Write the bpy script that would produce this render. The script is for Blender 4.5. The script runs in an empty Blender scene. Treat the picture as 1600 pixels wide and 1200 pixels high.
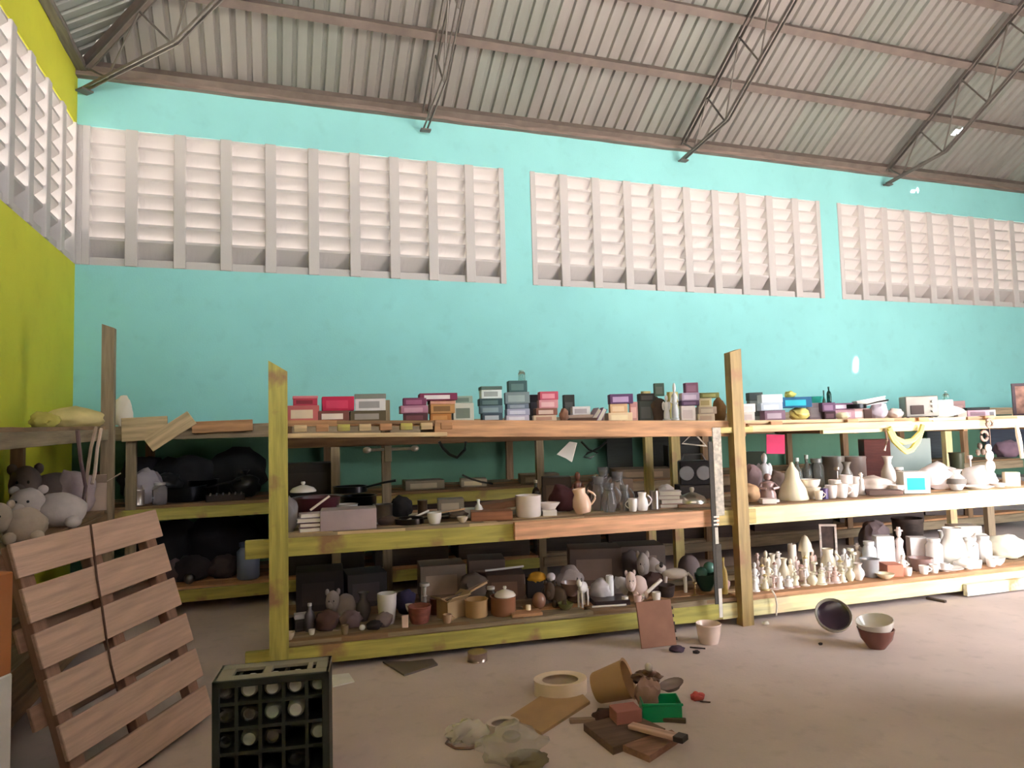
import bpy, bmesh, math, random
from mathutils import Vector, Matrix, noise
R = math.radians
scene = bpy.context.scene
COL = scene.collection

# ------------------------------------------------------------------ camera
CAM_H = 1.5
FPX = 1080.43                       # focal length in pixels of the 1600 px wide frame
YAW, PITCH, ROLL = R(19.115), R(3.778), R(-1.55)
FW = Vector((math.sin(YAW)*math.cos(PITCH), math.cos(YAW)*math.cos(PITCH), math.sin(PITCH)))
_rt = Vector((math.cos(YAW), -math.sin(YAW), 0))
_up = _rt.cross(FW)
RT = math.cos(ROLL)*_rt + math.sin(ROLL)*_up
UP = -math.sin(ROLL)*_rt + math.cos(ROLL)*_up
EYE = Vector((0, 0, CAM_H))
cd = bpy.data.cameras.new('camera')
cd.sensor_width = 36.0
cd.lens = 36.0*FPX/1600.0
cd.clip_start = 0.05
cam = bpy.data.objects.new('camera', cd)
COL.objects.link(cam)
cam.matrix_world = Matrix(((RT.x, UP.x, -FW.x, 0), (RT.y, UP.y, -FW.y, 0), (RT.z, UP.z, -FW.z, CAM_H), (0, 0, 0, 1)))
scene.camera = cam

# ------------------------------------------------------------------ daylight
W = bpy.data.worlds.new('sky')
scene.world = W
W.use_nodes = True
bg = W.node_tree.nodes['Background']
bg.inputs[0].default_value = (0.88, 0.94, 1.0, 1)
bg.inputs[1].default_value = 12.0
SUN_DIR = Vector((0.22, -0.62, 0.74)).normalized()      # towards the sun
sl = bpy.data.lights.new('sun', 'SUN')
sl.energy = 75.0
sl.angle = R(0.6)
sl.color = (1.0, 0.985, 0.97)
so = bpy.data.objects.new('sun', sl)
COL.objects.link(so)
so.rotation_euler = SUN_DIR.to_track_quat('Z', 'Y').to_euler()
DOOR = (5.4, 8.3, 3.7)                                   # the open gate in the front wall: x0, x1, height
pl = bpy.data.lights.new('gate_daylight_portal', 'AREA')
pl.shape = 'RECTANGLE'
pl.size, pl.size_y = DOOR[1]-DOOR[0], DOOR[2]
pl.cycles.is_portal = True
po = bpy.data.objects.new('gate_daylight_portal', pl)
COL.objects.link(po)
po.location = ((DOOR[0]+DOOR[1])/2, 0.98, DOOR[2]/2)
po.rotation_euler = (R(90), 0, R(180))
vs = scene.view_settings
vs.view_transform = 'Standard'
vs.look = 'None'
vs.exposure = 0.35
vs.gamma = 1.0
vs.use_curve_mapping = False

# ------------------------------------------------------------------ pixel -> place in the hall
def ray(px, py): return FW + RT*((px-800)/FPX) - UP*((py-600)/FPX)
def on_z(px, py, z):
    d = ray(px, py); return EYE + d*((z-CAM_H)/d.z)
def on_line(px, py, P, Q, off=0.0):
    n = Vector((-(Q-P).y, (Q-P).x, 0)).normalized()
    d = ray(px, py); t = (n.dot(P-EYE)+off)/n.dot(d)
    return EYE + d*t
def on_y(px, py, Y):
    d = ray(px, py); return EYE + d*(Y/d.y)
def on_x(px, py, X):
    d = ray(px, py); return EYE + d*(X/d.x)
def at_depth(px, py, dep): return EYE + ray(px, py)*dep
def depth(p): return (Vector(p)-EYE).dot(FW)

# ------------------------------------------------------------------ materials
def lin(c):
    return tuple(((x/255.0)/12.92 if x/255.0 <= 0.04045 else ((x/255.0+0.055)/1.055)**2.4) for x in c)
_mats = {}
def mat(c, kind='matte', **k):
    key = (tuple(c), kind, tuple(sorted(k.items())))
    if key in _mats: return _mats[key]
    m = bpy.data.materials.new(kind+'_%02x%02x%02x' % tuple(int(v) for v in c))
    m.use_nodes = True
    nt = m.node_tree; N = nt.nodes; L = nt.links
    b = N['Principled BSDF']
    base = lin(c)
    rough = dict(matte=.75, ceramic=.18, plastic=.35, metal=.3, wood=.72, painted=.6, plaster=.85, card=.8, cloth=.95, glass=.05, film=.15, concrete=.9, sheet=.42).get(kind, .6)
    rough = k.get('rough', rough)
    b.inputs['Roughness'].default_value = rough
    if kind == 'metal': b.inputs['Metallic'].default_value = k.get('metal', .9)
    if kind == 'sheet': b.inputs['Metallic'].default_value = .25
    if kind == 'glass':
        b.inputs['Base Color'].default_value = (*base, 1)
        b.inputs['Transmission Weight'].default_value = .85
        b.inputs['IOR'].default_value = 1.3
        _mats[key] = m; return m
    if kind == 'film':
        b.inputs['Base Color'].default_value = (*base, 1)
        b.inputs['Alpha'].default_value = .38
        _mats[key] = m; return m
    tc = N.new('ShaderNodeTexCoord')
    mp = N.new('ShaderNodeMapping')
    nz = N.new('ShaderNodeTexNoise')
    rp = N.new('ShaderNodeValToRGB')
    L.new(tc.outputs['Object'], mp.inputs[0]); L.new(mp.outputs[0], nz.inputs['Vector'])
    L.new(nz.outputs['Fac'], rp.inputs[0]); L.new(rp.outputs[0], b.inputs['Base Color'])
    amp = k.get('amp', dict(wood=.35, painted=.3, plaster=.07, concrete=.12, card=.12, cloth=.18, metal=.15, sheet=.22).get(kind, .06))
    sc = k.get('scale', dict(wood=5, painted=5, plaster=1.6, concrete=1.3, cloth=9, card=6, sheet=2.0).get(kind, 7))
    nz.inputs['Scale'].default_value = sc
    nz.inputs['Detail'].default_value = 6
    if kind in ('wood', 'painted'): mp.inputs['Scale'].default_value = (.6, 7, 7)
    if kind == 'sheet': mp.inputs['Scale'].default_value = (2.5, .35, .35)
    lo = tuple(v*(1-amp) for v in base); hi = tuple(min(1, v*(1+amp*.6)) for v in base)
    rp.color_ramp.elements[0].position = .3; rp.color_ramp.elements[1].position = .72
    rp.color_ramp.elements[0].color = (*lo, 1); rp.color_ramp.elements[1].color = (*hi, 1)
    src = rp.outputs[0]
    if kind == 'painted':      # worn paint with bare timber showing in patches
        n2 = N.new('ShaderNodeTexNoise'); n2.inputs['Scale'].default_value = 3.0; n2.inputs['Detail'].default_value = 8
        L.new(tc.outputs['Object'], n2.inputs['Vector'])
        r2 = N.new('ShaderNodeValToRGB'); r2.color_ramp.elements[0].position = .57; r2.color_ramp.elements[1].position = .66
        L.new(n2.outputs['Fac'], r2.inputs[0])
        mx = N.new('ShaderNodeMix'); mx.data_type = 'RGBA'
        L.new(r2.outputs[0], mx.inputs[0]); L.new(src, mx.inputs[6]); mx.inputs[7].default_value = (*lin(k.get('under', (176, 140, 96))), 1)
        L.new(mx.outputs[2], b.inputs['Base Color'])
    if kind in ('plaster', 'concrete', 'sheet'):      # stains and dust with shapes of their own
        n2 = N.new('ShaderNodeTexNoise'); n2.inputs['Scale'].default_value = dict(plaster=5.0, concrete=9.0, sheet=1.1)[kind]; n2.inputs['Detail'].default_value = 10
        L.new(tc.outputs['Object'], n2.inputs['Vector'])
        r2 = N.new('ShaderNodeValToRGB'); r2.color_ramp.elements[0].position = .56; r2.color_ramp.elements[1].position = .8
        L.new(n2.outputs['Fac'], r2.inputs[0])
        mx = N.new('ShaderNodeMix'); mx.data_type = 'RGBA'
        ml = N.new('ShaderNodeMath'); ml.operation = 'MULTIPLY'; ml.inputs[1].default_value = k.get('stain', .5)
        L.new(r2.outputs[0], ml.inputs[0]); L.new(ml.outputs[0], mx.inputs[0])
        L.new(src, mx.inputs[6]); mx.inputs[7].default_value = (*[v*.55 for v in base], 1)
        L.new(mx.outputs[2], b.inputs['Base Color'])
    bump = k.get('bump', dict(wood=.25, painted=.2, plaster=.12, concrete=.15, cloth=.4, card=.05).get(kind, 0))
    if bump:
        bp = N.new('ShaderNodeBump'); bp.inputs['Strength'].default_value = bump; bp.inputs['Distance'].default_value = .01
        n3 = N.new('ShaderNodeTexNoise'); n3.inputs['Scale'].default_value = dict(plaster=60, concrete=45).get(kind, 18); n3.inputs['Detail'].default_value = 4
        L.new(mp.outputs[0] if kind in ('wood', 'painted') else tc.outputs['Object'], n3.inputs['Vector'])
        L.new(n3.outputs['Fac'], bp.inputs['Height']); L.new(bp.outputs[0], b.inputs['Normal'])
    _mats[key] = m
    return m

# ------------------------------------------------------------------ mesh helpers
class MB:
    """collects shapes into one bmesh; build() links it as one mesh object"""
    def __init__(s): s.bm = bmesh.new()
    def box(s, lo, hi, bev=0.0):
        c = [(a+b)/2 for a, b in zip(lo, hi)]; d = [max(b-a, 1e-4) for a, b in zip(lo, hi)]
        r = bmesh.ops.create_cube(s.bm, size=1, matrix=Matrix.Translation(c) @ Matrix.Diagonal((*d, 1)))
        if bev:
            es = list({e for v in r['verts'] for e in v.link_edges})
            bmesh.ops.bevel(s.bm, geom=es, offset=min(bev, min(d)*.3), segments=1, affect='EDGES')
        return s
    def lathe(s, prof, n=16, cx=0, cy=0, cz=0, sx=1, sy=1, rot=None):
        """prof: [(r, z)...] from bottom to top; r = 0 closes the end"""
        M_ = Matrix.Translation((cx, cy, cz)) @ (rot.to_4x4() if rot else Matrix.Identity(4))
        rings = []
        for r, z in prof:
            if r <= 1e-6: rings.append([s.bm.verts.new(M_ @ Vector((0, 0, z)))])
            else: rings.append([s.bm.verts.new(M_ @ Vector((r*sx*math.cos(2*math.pi*i/n), r*sy*math.sin(2*math.pi*i/n), z))) for i in range(n)])
        for a, b in zip(rings, rings[1:]):
            for i in range(n):
                j = (i+1) % n
                if len(a) == 1 and len(b) == 1: continue
                if len(a) == 1: s.bm.faces.new((a[0], b[j], b[i]))
                elif len(b) == 1: s.bm.faces.new((a[i], a[j], b[0]))
                else: s.bm.faces.new((a[i], a[j], b[j], b[i]))
        return s
    def tube(s, pts, r, n=6, close=False):
        pts = [Vector(p) for p in pts]; rings = []
        for i, p in enumerate(pts):
            if close: t = pts[(i+1) % len(pts)] - pts[i-1]
            else: t = pts[min(i+1, len(pts)-1)] - pts[max(i-1, 0)]
            t.normalize()
            a = t.cross(Vector((0, 0, 1))) if abs(t.z) < .95 else t.cross(Vector((1, 0, 0)))
            a.normalize(); b = t.cross(a)
            rr = r[i] if isinstance(r, (list, tuple)) else r
            rings.append([s.bm.verts.new(p + a*rr*math.cos(2*math.pi*k/n) + b*rr*math.sin(2*math.pi*k/n)) for k in range(n)])
        pr = list(zip(rings, rings[1:])) + ([(rings[-1], rings[0])] if close else [])
        for a, b in pr:
            for k in range(n): s.bm.faces.new((a[k], a[(k+1) % n], b[(k+1) % n], b[k]))
        if not close:
            s.bm.faces.new(rings[0][::-1]); s.bm.faces.new(rings[-1])
        return s
    def blob(s, c, rad, amp=.15, freq=2.0, seed=0, sub=3, flat=None):
        r = bmesh.ops.create_icosphere(s.bm, subdivisions=sub, radius=1)
        sh = Vector((seed*3.17, seed*1.31, seed*7.7))
        for v in r['verts']:
            d = v.co.normalized()
            k = 1 + amp*noise.noise(d*freq+sh) + amp*.6*noise.noise(d*freq*2.3+sh)
            p = Vector((d.x*rad[0]*k, d.y*rad[1]*k, d.z*rad[2]*k))
            if flat is not None and p.z < -rad[2]*flat: p.z = -rad[2]*flat
            v.co = p + Vector(c)
        return s
    def prism(s, poly, z0, z1):
        a = [s.bm.verts.new((x, y, z0)) for x, y in poly]; b = [s.bm.verts.new((x, y, z1)) for x, y in poly]
        n = len(poly)
        s.bm.faces.new(a[::-1]); s.bm.faces.new(b)
        for i in range(n): s.bm.faces.new((a[i], a[(i+1) % n], b[(i+1) % n], b[i]))
        return s
    def mesh(s, name, m, smooth=False):
        bmesh.ops.recalc_face_normals(s.bm, faces=s.bm.faces)
        me = bpy.data.meshes.new(name); s.bm.to_mesh(me); s.bm.free()
        me.materials.append(m)
        if smooth:
            me.polygons.foreach_set('use_smooth', [True]*len(me.polygons))
            try: me.set_sharp_from_angle(angle=R(50))
            except Exception: pass
        return me
    def build(s, name, m, parent=None, smooth=False, mw=None):
        return link(name, s.mesh(name, m, smooth), parent, mw)
def link(name, me, parent=None, mw=None):
    o = bpy.data.objects.new(name, me); COL.objects.link(o)
    if parent is not None: o.parent = parent
    if mw is not None: o.matrix_local = mw
    return o
def empty(name, loc=(0, 0, 0), rz=0.0):
    o = bpy.data.objects.new(name, None); COL.objects.link(o)
    o.empty_display_size = .1
    o.location = loc; o.rotation_euler = (0, 0, rz)
    return o
def tag(o, label=None, cat=None, group=None, kind=None):
    if label: o['label'] = label
    if cat: o['category'] = cat
    if group: o['group'] = group
    if kind: o['kind'] = kind
    return o
def frame(x, y, z, o):
    """matrix from three axis vectors and an origin"""
    return Matrix(((x.x, y.x, z.x, o.x), (x.y, y.y, z.y, o.y), (x.z, y.z, z.z, o.z), (0, 0, 0, 1)))
def bar(name, p, q, w, h, m, parent=None, up=Vector((0, 0, 1)), bev=.003, rag=0.0, seed=0):
    """a timber or steel bar from p to q: local x along it, w across, h along `up`; rag wobbles its edges"""
    p, q = Vector(p), Vector(q); x = (q-p); l = x.length; x.normalize()
    y = up.cross(x).normalized(); z = x.cross(y)
    b = MB()
    if rag:
        rnd = random.Random(seed); n = max(4, int(l/.25))
        rings = []
        for i in range(n+1):
            t = l*i/n; a, c, e, g = [rnd.uniform(-rag, rag) for _ in range(4)]
            rings.append([b.bm.verts.new(v) for v in ((t, -w/2+a, -h/2+c*.3), (t, w/2+e, -h/2+c*.3), (t, w/2+e, h/2+g*.3), (t, -w/2+a, h/2+g*.3))])
        for a, c in zip(rings, rings[1:]):
            for k in range(4): b.bm.faces.new((a[k], a[(k+1) % 4], c[(k+1) % 4], c[k]))
        b.bm.faces.new(rings[0]); b.bm.faces.new(rings[-1])
    else: b.box((0, -w/2, -h/2), (l, w/2, h/2), bev)
    mw = frame(x, y, z, p)
    o = b.build(name, m)
    if parent is not None:
        o.parent = parent; o.matrix_local = parent.matrix_basis.inverted() @ mw
    else: o.matrix_basis = mw
    return o

# ================================================================== the hall
XL, XR, YF, YB = -1.853, 14.0, -0.6, 7.8
EAVE = 5.22
SLOPE = 0.63
TEAL = mat((143, 206, 204), 'plaster', amp=.05, stain=.22)
LIME = mat((212, 208, 56), 'plaster', amp=.06, stain=.2)
WHITE_BLOCK = mat((192, 184, 180), 'plaster', amp=.04, stain=.12)
RWALL = mat((170, 200, 180), 'plaster')
FLOOR = mat((208, 188, 182), 'concrete', amp=.14, stain=.35)
STEEL = mat((120, 112, 106), 'metal', rough=.5, metal=.5)
PURLIN = mat((112, 98, 90), 'matte', rough=.6, amp=.2)
SHEET = mat((148, 142, 136), 'sheet', rough=.6, amp=.12)
SHEETG = mat((142, 142, 134), 'sheet', rough=.6, amp=.12)
ZT, ZB, PITCHX = 4.68, 3.256, 0.4482
WIN = [(-1.80, 2.667), (3.008, 7.482), (7.80, 12.274)]

tag(MB().box((-60, -60, -.25), (75, 3, -.13)).build('ground_yard', mat((200, 194, 188), 'concrete')), kind='structure')
tag(MB().box((-60, 3, -.25), (75, 70, -.13)).build('ground_rear', mat((168, 160, 148), 'concrete')), kind='structure')
tag(MB().box((XL-.2, YF-.2, -.2), (XR+.2, YB+.2, 0)).build('floor', FLOOR), kind='structure')

def wall_with_openings(name, axis, fixed, thick, a0, a1, z1, holes, m, z0=0.0):
    """a wall slab along x (axis 0) or y (axis 1), its openings left out"""
    b = MB()
    def piece(u0, u1, w0, w1):
        if u1-u0 < 1e-4 or w1-w0 < 1e-4: return
        if axis == 0: b.box((u0, min(fixed, fixed+thick), w0), (u1, max(fixed, fixed+thick), w1))
        else: b.box((min(fixed, fixed+thick), u0, w0), (max(fixed, fixed+thick), u1, w1))
    cur = a0
    for (h0, h1, hz0, hz1) in sorted(holes):
        piece(cur, h0, z0, z1)
        piece(h0, h1, z0, hz0); piece(h0, h1, hz1, z1)
        cur = h1
    piece(cur, a1, z0, z1)
    return tag(b.build(name, m), kind='structure')
wall_with_openings('wall_back', 0, YB, .2, XL-.2, XR, EAVE, [(XL if i == 0 else x0, x1, ZB, ZT) for i, (x0, x1) in enumerate(WIN)], TEAL)
LW0, LW1 = YB-.06-10*PITCHX, YB-.0
wall_with_openings('wall_left', 1, XL, -.2, YF, YB, EAVE, [(LW0, LW1, ZB, ZT)], LIME)
wall_with_openings('wall_right', 1, XR, .2, YF, YB, EAVE, [], TEAL)
GY, GX = 1.0, 4.3            # unseen front wall, stepped in to bring the gate's daylight nearer the rack
wall_with_openings('wall_front', 0, YF, -.2, XL-.2, GX, EAVE, [(-1.5, 3.4, ZB, ZT)], mat((206, 204, 200), 'plaster'))
wall_with_openings('wall_gate', 0, GY, -.2, GX, XR, 6.2, [(DOOR[0], DOOR[1], 0, DOOR[2])], mat((206, 204, 200), 'plaster'))
wall_with_openings('wall_shade_caster', 1, GX, -.2, YF, 2.3, 6.0, [], mat((206, 204, 200), 'plaster'))  # added out of view; runs on past the gate wall to shade near floor

tag(MB().box((XL-.2, -3.6, 4.74), (GX-.2, YF-.2, 4.84)).build('sun_blocker_slab', PURLIN), kind='structure')  # unseen slab added to keep sun out of the high front opening
tag(MB().box((XL, YB-.006, 0), (XR, YB, 1.56)).build('shade_band_1', mat((92, 132, 108), 'plaster', amp=.08, stain=.4)), kind='structure')  # darker green lower wall, painting in the shade behind the racks
# --- louvre windows: precast blocks, mullions and sloping slats, each a piece of its own
def slat_mesh(w):
    """one sloping concrete blade: high inside edge, low outside edge, with a slightly bowed lower lip"""
    b = MB(); n = 6; hh = .172; dep = .19; th = .028
    top, bot = [], []
    for i in range(n+1):
        u = -w/2 + w*i/n; bow = .012*(1-(2*i/n-1)**2)
        ring = [(u, 0.0, .01), (u, dep, -hh-bow+.01), (u, dep, -hh-bow-th+.01), (u, 0.0, -th+.01)]
        top.append([b.bm.verts.new(v) for v in ring])
    for a, c in zip(top, top[1:]):
        for k in range(4): b.bm.faces.new((a[k], a[(k+1) % 4], c[(k+1) % 4], c[k]))
    b.bm.faces.new(top[0]); b.bm.faces.new(top[-1])
    return b.mesh('slat', WHITE_BLOCK)
MUL = .115
SLAT = slat_mesh(PITCHX-MUL)
SPITCH = (ZT-ZB-.13)/8.0
def louvre(name, mw, ncol, total):
    """local x along the wall, y outwards, z up from the sill"""
    root = empty(name); root.matrix_basis = mw; tag(root, kind='structure')
    H = ZT-ZB
    mm = MB().box((-MUL/2, -.015, 0), (MUL/2, .2, H), .006).mesh('mullion', WHITE_BLOCK)
    e = (total - ncol*PITCHX)/2
    for i in range(ncol+1):
        x = e+i*PITCHX
        if i in (0, ncol):
            MB().box((0 if i == 0 else total-MUL*.6, -.012, 0), (MUL*.6 if i == 0 else total, .2, H), .005).build('mullion', WHITE_BLOCK, root)
        else: link('mullion', mm, root, Matrix.Translation((x, 0, 0)))
    sm = MB().box((-(PITCHX-MUL)/2, .02, 0), ((PITCHX-MUL)/2, .2, .085), .004).mesh('sill_block', WHITE_BLOCK)
    for i in range(ncol):
        x = e+(i+.5)*PITCHX
        link('sill_block', sm, root, Matrix.Translation((x, 0, 0)))
        for k in range(8):
            link('slat', SLAT, root, Matrix.Translation((x, .012, .13+SPITCH*(k+1)-.012)))
    return root
for i, (x0, x1) in enumerate(WIN):
    louvre('window_%d' % (i+1), Matrix.Translation((x0, YB, ZB)), 10, x1-x0)
MB().box((XL-WIN[0][0], -.012, 0), (0, .2, ZT-ZB), .005).build('mullion', WHITE_BLOCK, bpy.data.objects['window_1'])
louvre('window_4', Matrix.Translation((XL, LW0, ZB)) @ Matrix.Rotation(R(90), 4, 'Z'), 10, LW1-LW0)

# --- roof: hip end over the left wall, long slope over the back wall
ceiling = tag(empty('ceiling'), kind='structure')
RIDGE_Y = (YF+YB)/2
RUN = YB-RIDGE_Y
RIDGE_Z = EAVE+.10+SLOPE*RUN
def roof_sheet(u0, u1, run0, run1, ribs, m, hip=None):
    """corrugated sheet, local x across the ribs, local y up the slope in plan"""
    b = MB(); prof = []
    p = (u1-u0)/ribs
    for i in range(ribs):
        x = u0+i*p
        prof += [(x, 0.0), (x+p*.60, 0.0), (x+p*.70, .04), (x+p*.90, .04)]
    prof.append((u1, 0.0))
    ny = 56
    rows = [[b.bm.verts.new((x, run0+(run1-run0)*j/ny, h+SLOPE*(run0+(run1-run0)*j/ny))) for x, h in prof] for j in range(ny+1)]
    for a, c in zip(rows, rows[1:]):
        for k in range(len(prof)-1): b.bm.faces.new((a[k], a[k+1], c[k+1], c[k]))
    if hip:
        for co, no in hip:
            bmesh.ops.bisect_plane(b.bm, geom=b.bm.verts[:]+b.bm.edges[:]+b.bm.faces[:], plane_co=co, plane_no=no, clear_outer=True)
    return b
SW = .755
def slope_frame(origin, xdir, updir): return frame(Vector(xdir), Vector(updir), Vector((0, 0, 1)), Vector(origin))
Z0 = EAVE+.10
# back slope: local x = +X, up-slope = -Y. Mirrored axes are fine for a sheet.
MBK = slope_frame((0, YB, Z0), (1, 0, 0), (0, -1, 0))
holes = []
u = XL-.45; k = 0
back_sheets = []
while u < XR+.4:
    hip = [((XL, 0, 0), Vector((-1, 1, 0)).normalized())] if u < XL+RUN else None
    b = roof_sheet(u, u+SW, -.45, RUN, 5, SHEET, hip)
    back_sheets.append((b, SHEET if k % 3 else SHEETG)); u += SW; k += 1
# two nail-torn holes in the sheets through which the sun reaches the back wall
def punch(sheets):
    for b, hx, hrun in sheets:
        fs = [f for f in b.bm.faces if abs(f.calc_center_median().x-hx) < .06 and abs(f.calc_center_median().y-hrun) < .042]
        bmesh.ops.delete(b.bm, geom=fs, context='FACES')
s_ = (Z0+.03-5.03)/(SUN_DIR.z+SLOPE*SUN_DIR.y)
punch([(b, 9.36+SUN_DIR.x*s_, -SUN_DIR.y*s_) for b, m in back_sheets])
for b, m in back_sheets: b.build('roof_sheet', m, ceiling, mw=MBK)
# left hip slope: local x = +Y, up-slope = +X
MLF = slope_frame((XL, 0, Z0), (0, 1, 0), (1, 0, 0))
u = YF-.4; k = 0
while u < YB+.4:
    b = roof_sheet(u, u+SW, -.45, RUN, 5, SHEETG, [((YB, 0, 0), Vector((1, 1, 0)).normalized()), ((YF, 0, 0), Vector((-1, 1, 0)).normalized())])
    if len(b.bm.faces): b.build('roof_sheet', SHEETG, ceiling, mw=MLF)
    u += SW
# front slope, out of sight behind the ridge
MFR = slope_frame((0, YF, Z0), (1, 0, 0), (0, 1, 0))
u = XL-.45
while u < XR+.4:
    hip = [((XL, 0, 0), Vector((-1, 1, 0)).normalized())] if u < XL+RUN else None
    b = roof_sheet(u, u+SW, -.45, RUN, 5, SHEET, hip)
    s_ = (Z0+.03+SLOPE*(YB-YF)-2.35)/(SUN_DIR.z-SLOPE*SUN_DIR.y)
    punch([(b, 7.99+SUN_DIR.x*s_, YB+SUN_DIR.y*s_-YF)])
    b.build('roof_sheet', SHEET, ceiling, mw=MFR); u += SW
bar('hip_cap', (XL-.3, YB+.3, Z0-.30*SLOPE+.07), (XL+RUN, YB-RUN, Z0+SLOPE*RUN+.07), .34, .01, SHEET, ceiling)
bar('hip_cap', (XL+RUN, RIDGE_Y, Z0+SLOPE*RUN+.05), (XR+.4, RIDGE_Y, Z0+SLOPE*RUN+.05), .5, .01, SHEET, ceiling)
bar('hip_cap', (XL-.3, YF-.3, Z0-.30*SLOPE+.07), (XL+RUN, YF+RUN, Z0+SLOPE*RUN+.07), .34, .01, SHEET, ceiling)
# gable over the right wall closes the hall
b = MB()
pts = [(XR+.1, YF-.2, EAVE), (XR+.1, YB+.2, EAVE), (XR+.1, RIDGE_Y, RIDGE_Z)]
v = [b.bm.verts.new(p) for p in pts] + [b.bm.verts.new((p[0]+.1, p[1], p[2])) for p in pts]
for f in ((0, 1, 2), (5, 4, 3), (0, 3, 4, 1), (1, 4, 5, 2), (2, 5, 3, 0)): b.bm.faces.new([v[i] for i in f])
tag(b.build('wall_gable', RWALL), kind='structure')
# purlins under the sheets: back slope runs along X between trusses, hip slope along Y
UPN = Vector((0, SLOPE, 1)).normalized()
for run in (.05, .80, 1.44, 2.06, 2.75, 3.4, 4.0):
    x0 = XL+run; z = Z0+SLOPE*run-.075
    xs = [x0, 1.69, 5.16, 8.70, XR]
    if run > 1.69-XL: xs = [x0, 5.16, 8.70, XR]
    if run >= 5.16-XL: xs = [x0, 8.70, XR]
    for a, c in zip(xs, xs[1:]):
        if c-a < .1: continue
        bb = MB().box((a, -.03, -.065), (c, .03, .065), .004).box((a, -.06, -.075), (c, .03, -.062))
        y = YB-run
        bb.build('purlin', PURLIN, ceiling, mw=frame(Vector((1, 0, 0)), Vector((0, UPN.z, -UPN.y)), UPN, Vector((0, y, z))))
    if run < 3.9:
        bar('purlin', (XL+run, YF+run, z), (XL+run, YB-run, z), .055, .12, PURLIN, ceiling, up=Vector((-SLOPE, 0, 1)).normalized())
# hip rafter
bar('hip_rafter', (XL, YB, Z0-.10), (XL+RUN, YB-RUN, Z0+SLOPE*RUN-.10), .06, .12, PURLIN, ceiling)
# timber wall plate with pale mortar under the eave
bar('wall_plate', (XL, YB-.03, EAVE-.02), (XR, YB-.03, EAVE-.02), .10, .07, mat((128, 110, 100), 'wood'), ceiling, rag=.012, seed=4)
bar('wall_plate', (XL+.05, YF, EAVE+.02), (XL+.05, YB-.05, EAVE+.02), .09, .07, mat((110, 104, 92), 'wood'), ceiling, rag=.01, seed=5)

# --- trusses: angle-iron chords with a zigzag of round bar
def truss(label, ox, oy, dirx, diry, stretch, far):
    """starts at the wall (ox, oy) and climbs along (dirx, diry); stretch = plan length per unit of run"""
    root = empty('roof_truss', (ox, oy, EAVE))
    tag(root, label, 'roof truss', 'steel lattice trusses under the sheet roof')
    d = Vector((dirx, diry, 0)).normalized()
    def P(run, dz): return d*(run*stretch) + Vector((0, 0, dz))
    inv = Matrix.Translation(-root.location)
    side = d.cross(Vector((0, 0, 1)))
    def mk(name, p, q, w, h):
        bar(name, Vector(p)+root.location, Vector(q)+root.location, w, h, STEEL, root)
    topz = lambda r: SLOPE*r + .0
    botz = lambda r: -.20+.12*r if r < .95 else -.086+SLOPE*(r-.95)
    for s in (-.028, .028):
        mk('top_chord', P(0, topz(0)-.0)+side*s, P(far, topz(far))+side*s, .012, .05)
    for s in (-.022, .022):
        mk('bottom_chord', P(-.02, botz(0))+side*s, P(.95, botz(.95))+side*s, .012, .035)
        mk('bottom_chord', P(.95, botz(.95))+side*s, P(far, botz(far))+side*s, .012, .035)
    r = .25; top = True; last = P(.02, topz(.02))
    step = .33
    while r < far:
        q = P(r, botz(r) if top else topz(r))
        MB().tube([last, q], .011, 6).build('web_bar', STEEL, root)
        last = q; top = not top; r += step
    mk('bearing_plate', P(-.04, -.22), P(.04, -.22), .12, .02)
    return root
truss('lattice truss above the first louvre window', 1.69, YB-.1, 0, -1, 1, 3.9)
truss('lattice truss above the middle louvre window', 5.16, YB-.1, 0, -1, 1, 4.0)
truss('lattice truss above the last louvre window beside the sunlit spot', 8.70, YB-.1, 0, -1, 1, 4.0)
truss('diagonal lattice truss rising under the hip from the corner of the two walls', XL+.08, YB-.08, 1, -1, math.sqrt(2), 3.7)

# ================================================================== shelving racks of reused timber
OLIVE = mat((186, 174, 88), 'painted', under=(150, 112, 80))
CREAMP = mat((238, 224, 168), 'painted', under=(226, 198, 156))
RAW = mat((190, 140, 100), 'wood')
RAWD = mat((140, 108, 78), 'wood')
GREYW = mat((150, 130, 104), 'wood')
PALE = mat((206, 178, 138), 'wood')
YEL = mat((198, 176, 108), 'painted', under=(176, 138, 96))
A = Vector((-.02, 4.70, 0)); B = Vector((3.28, 4.47, 0)); Cc = Vector((6.9, 4.31, 0))
def nrm(P, Q): return Vector((-(Q-P).y, (Q-P).x, 0)).normalized()
BAYS = ((A, B), (B, Cc))
DEEP = 1.05
def top_z(p):
    t = (p.x-A.x)/(B.x-A.x)
    return 1.60-.075*t if t < 1 else 1.525-.03*min(1, (t-1))
def deck_z(level, p): return {'low': .20, 'mid': .87}.get(level) or top_z(p)
rack = empty('timber_rack', (0, 0, 0))
tag(rack, 'long two-bay shelving rack of yellow-painted and bare timber crowded with goods', 'rack')
rs = random.Random(11)
def pt(bay, s, off, z):
    P, Q = BAYS[bay]; d = (Q-P); n = nrm(P, Q)
    q = P+d*s+n*off; return Vector((q.x, q.y, z))
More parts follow.
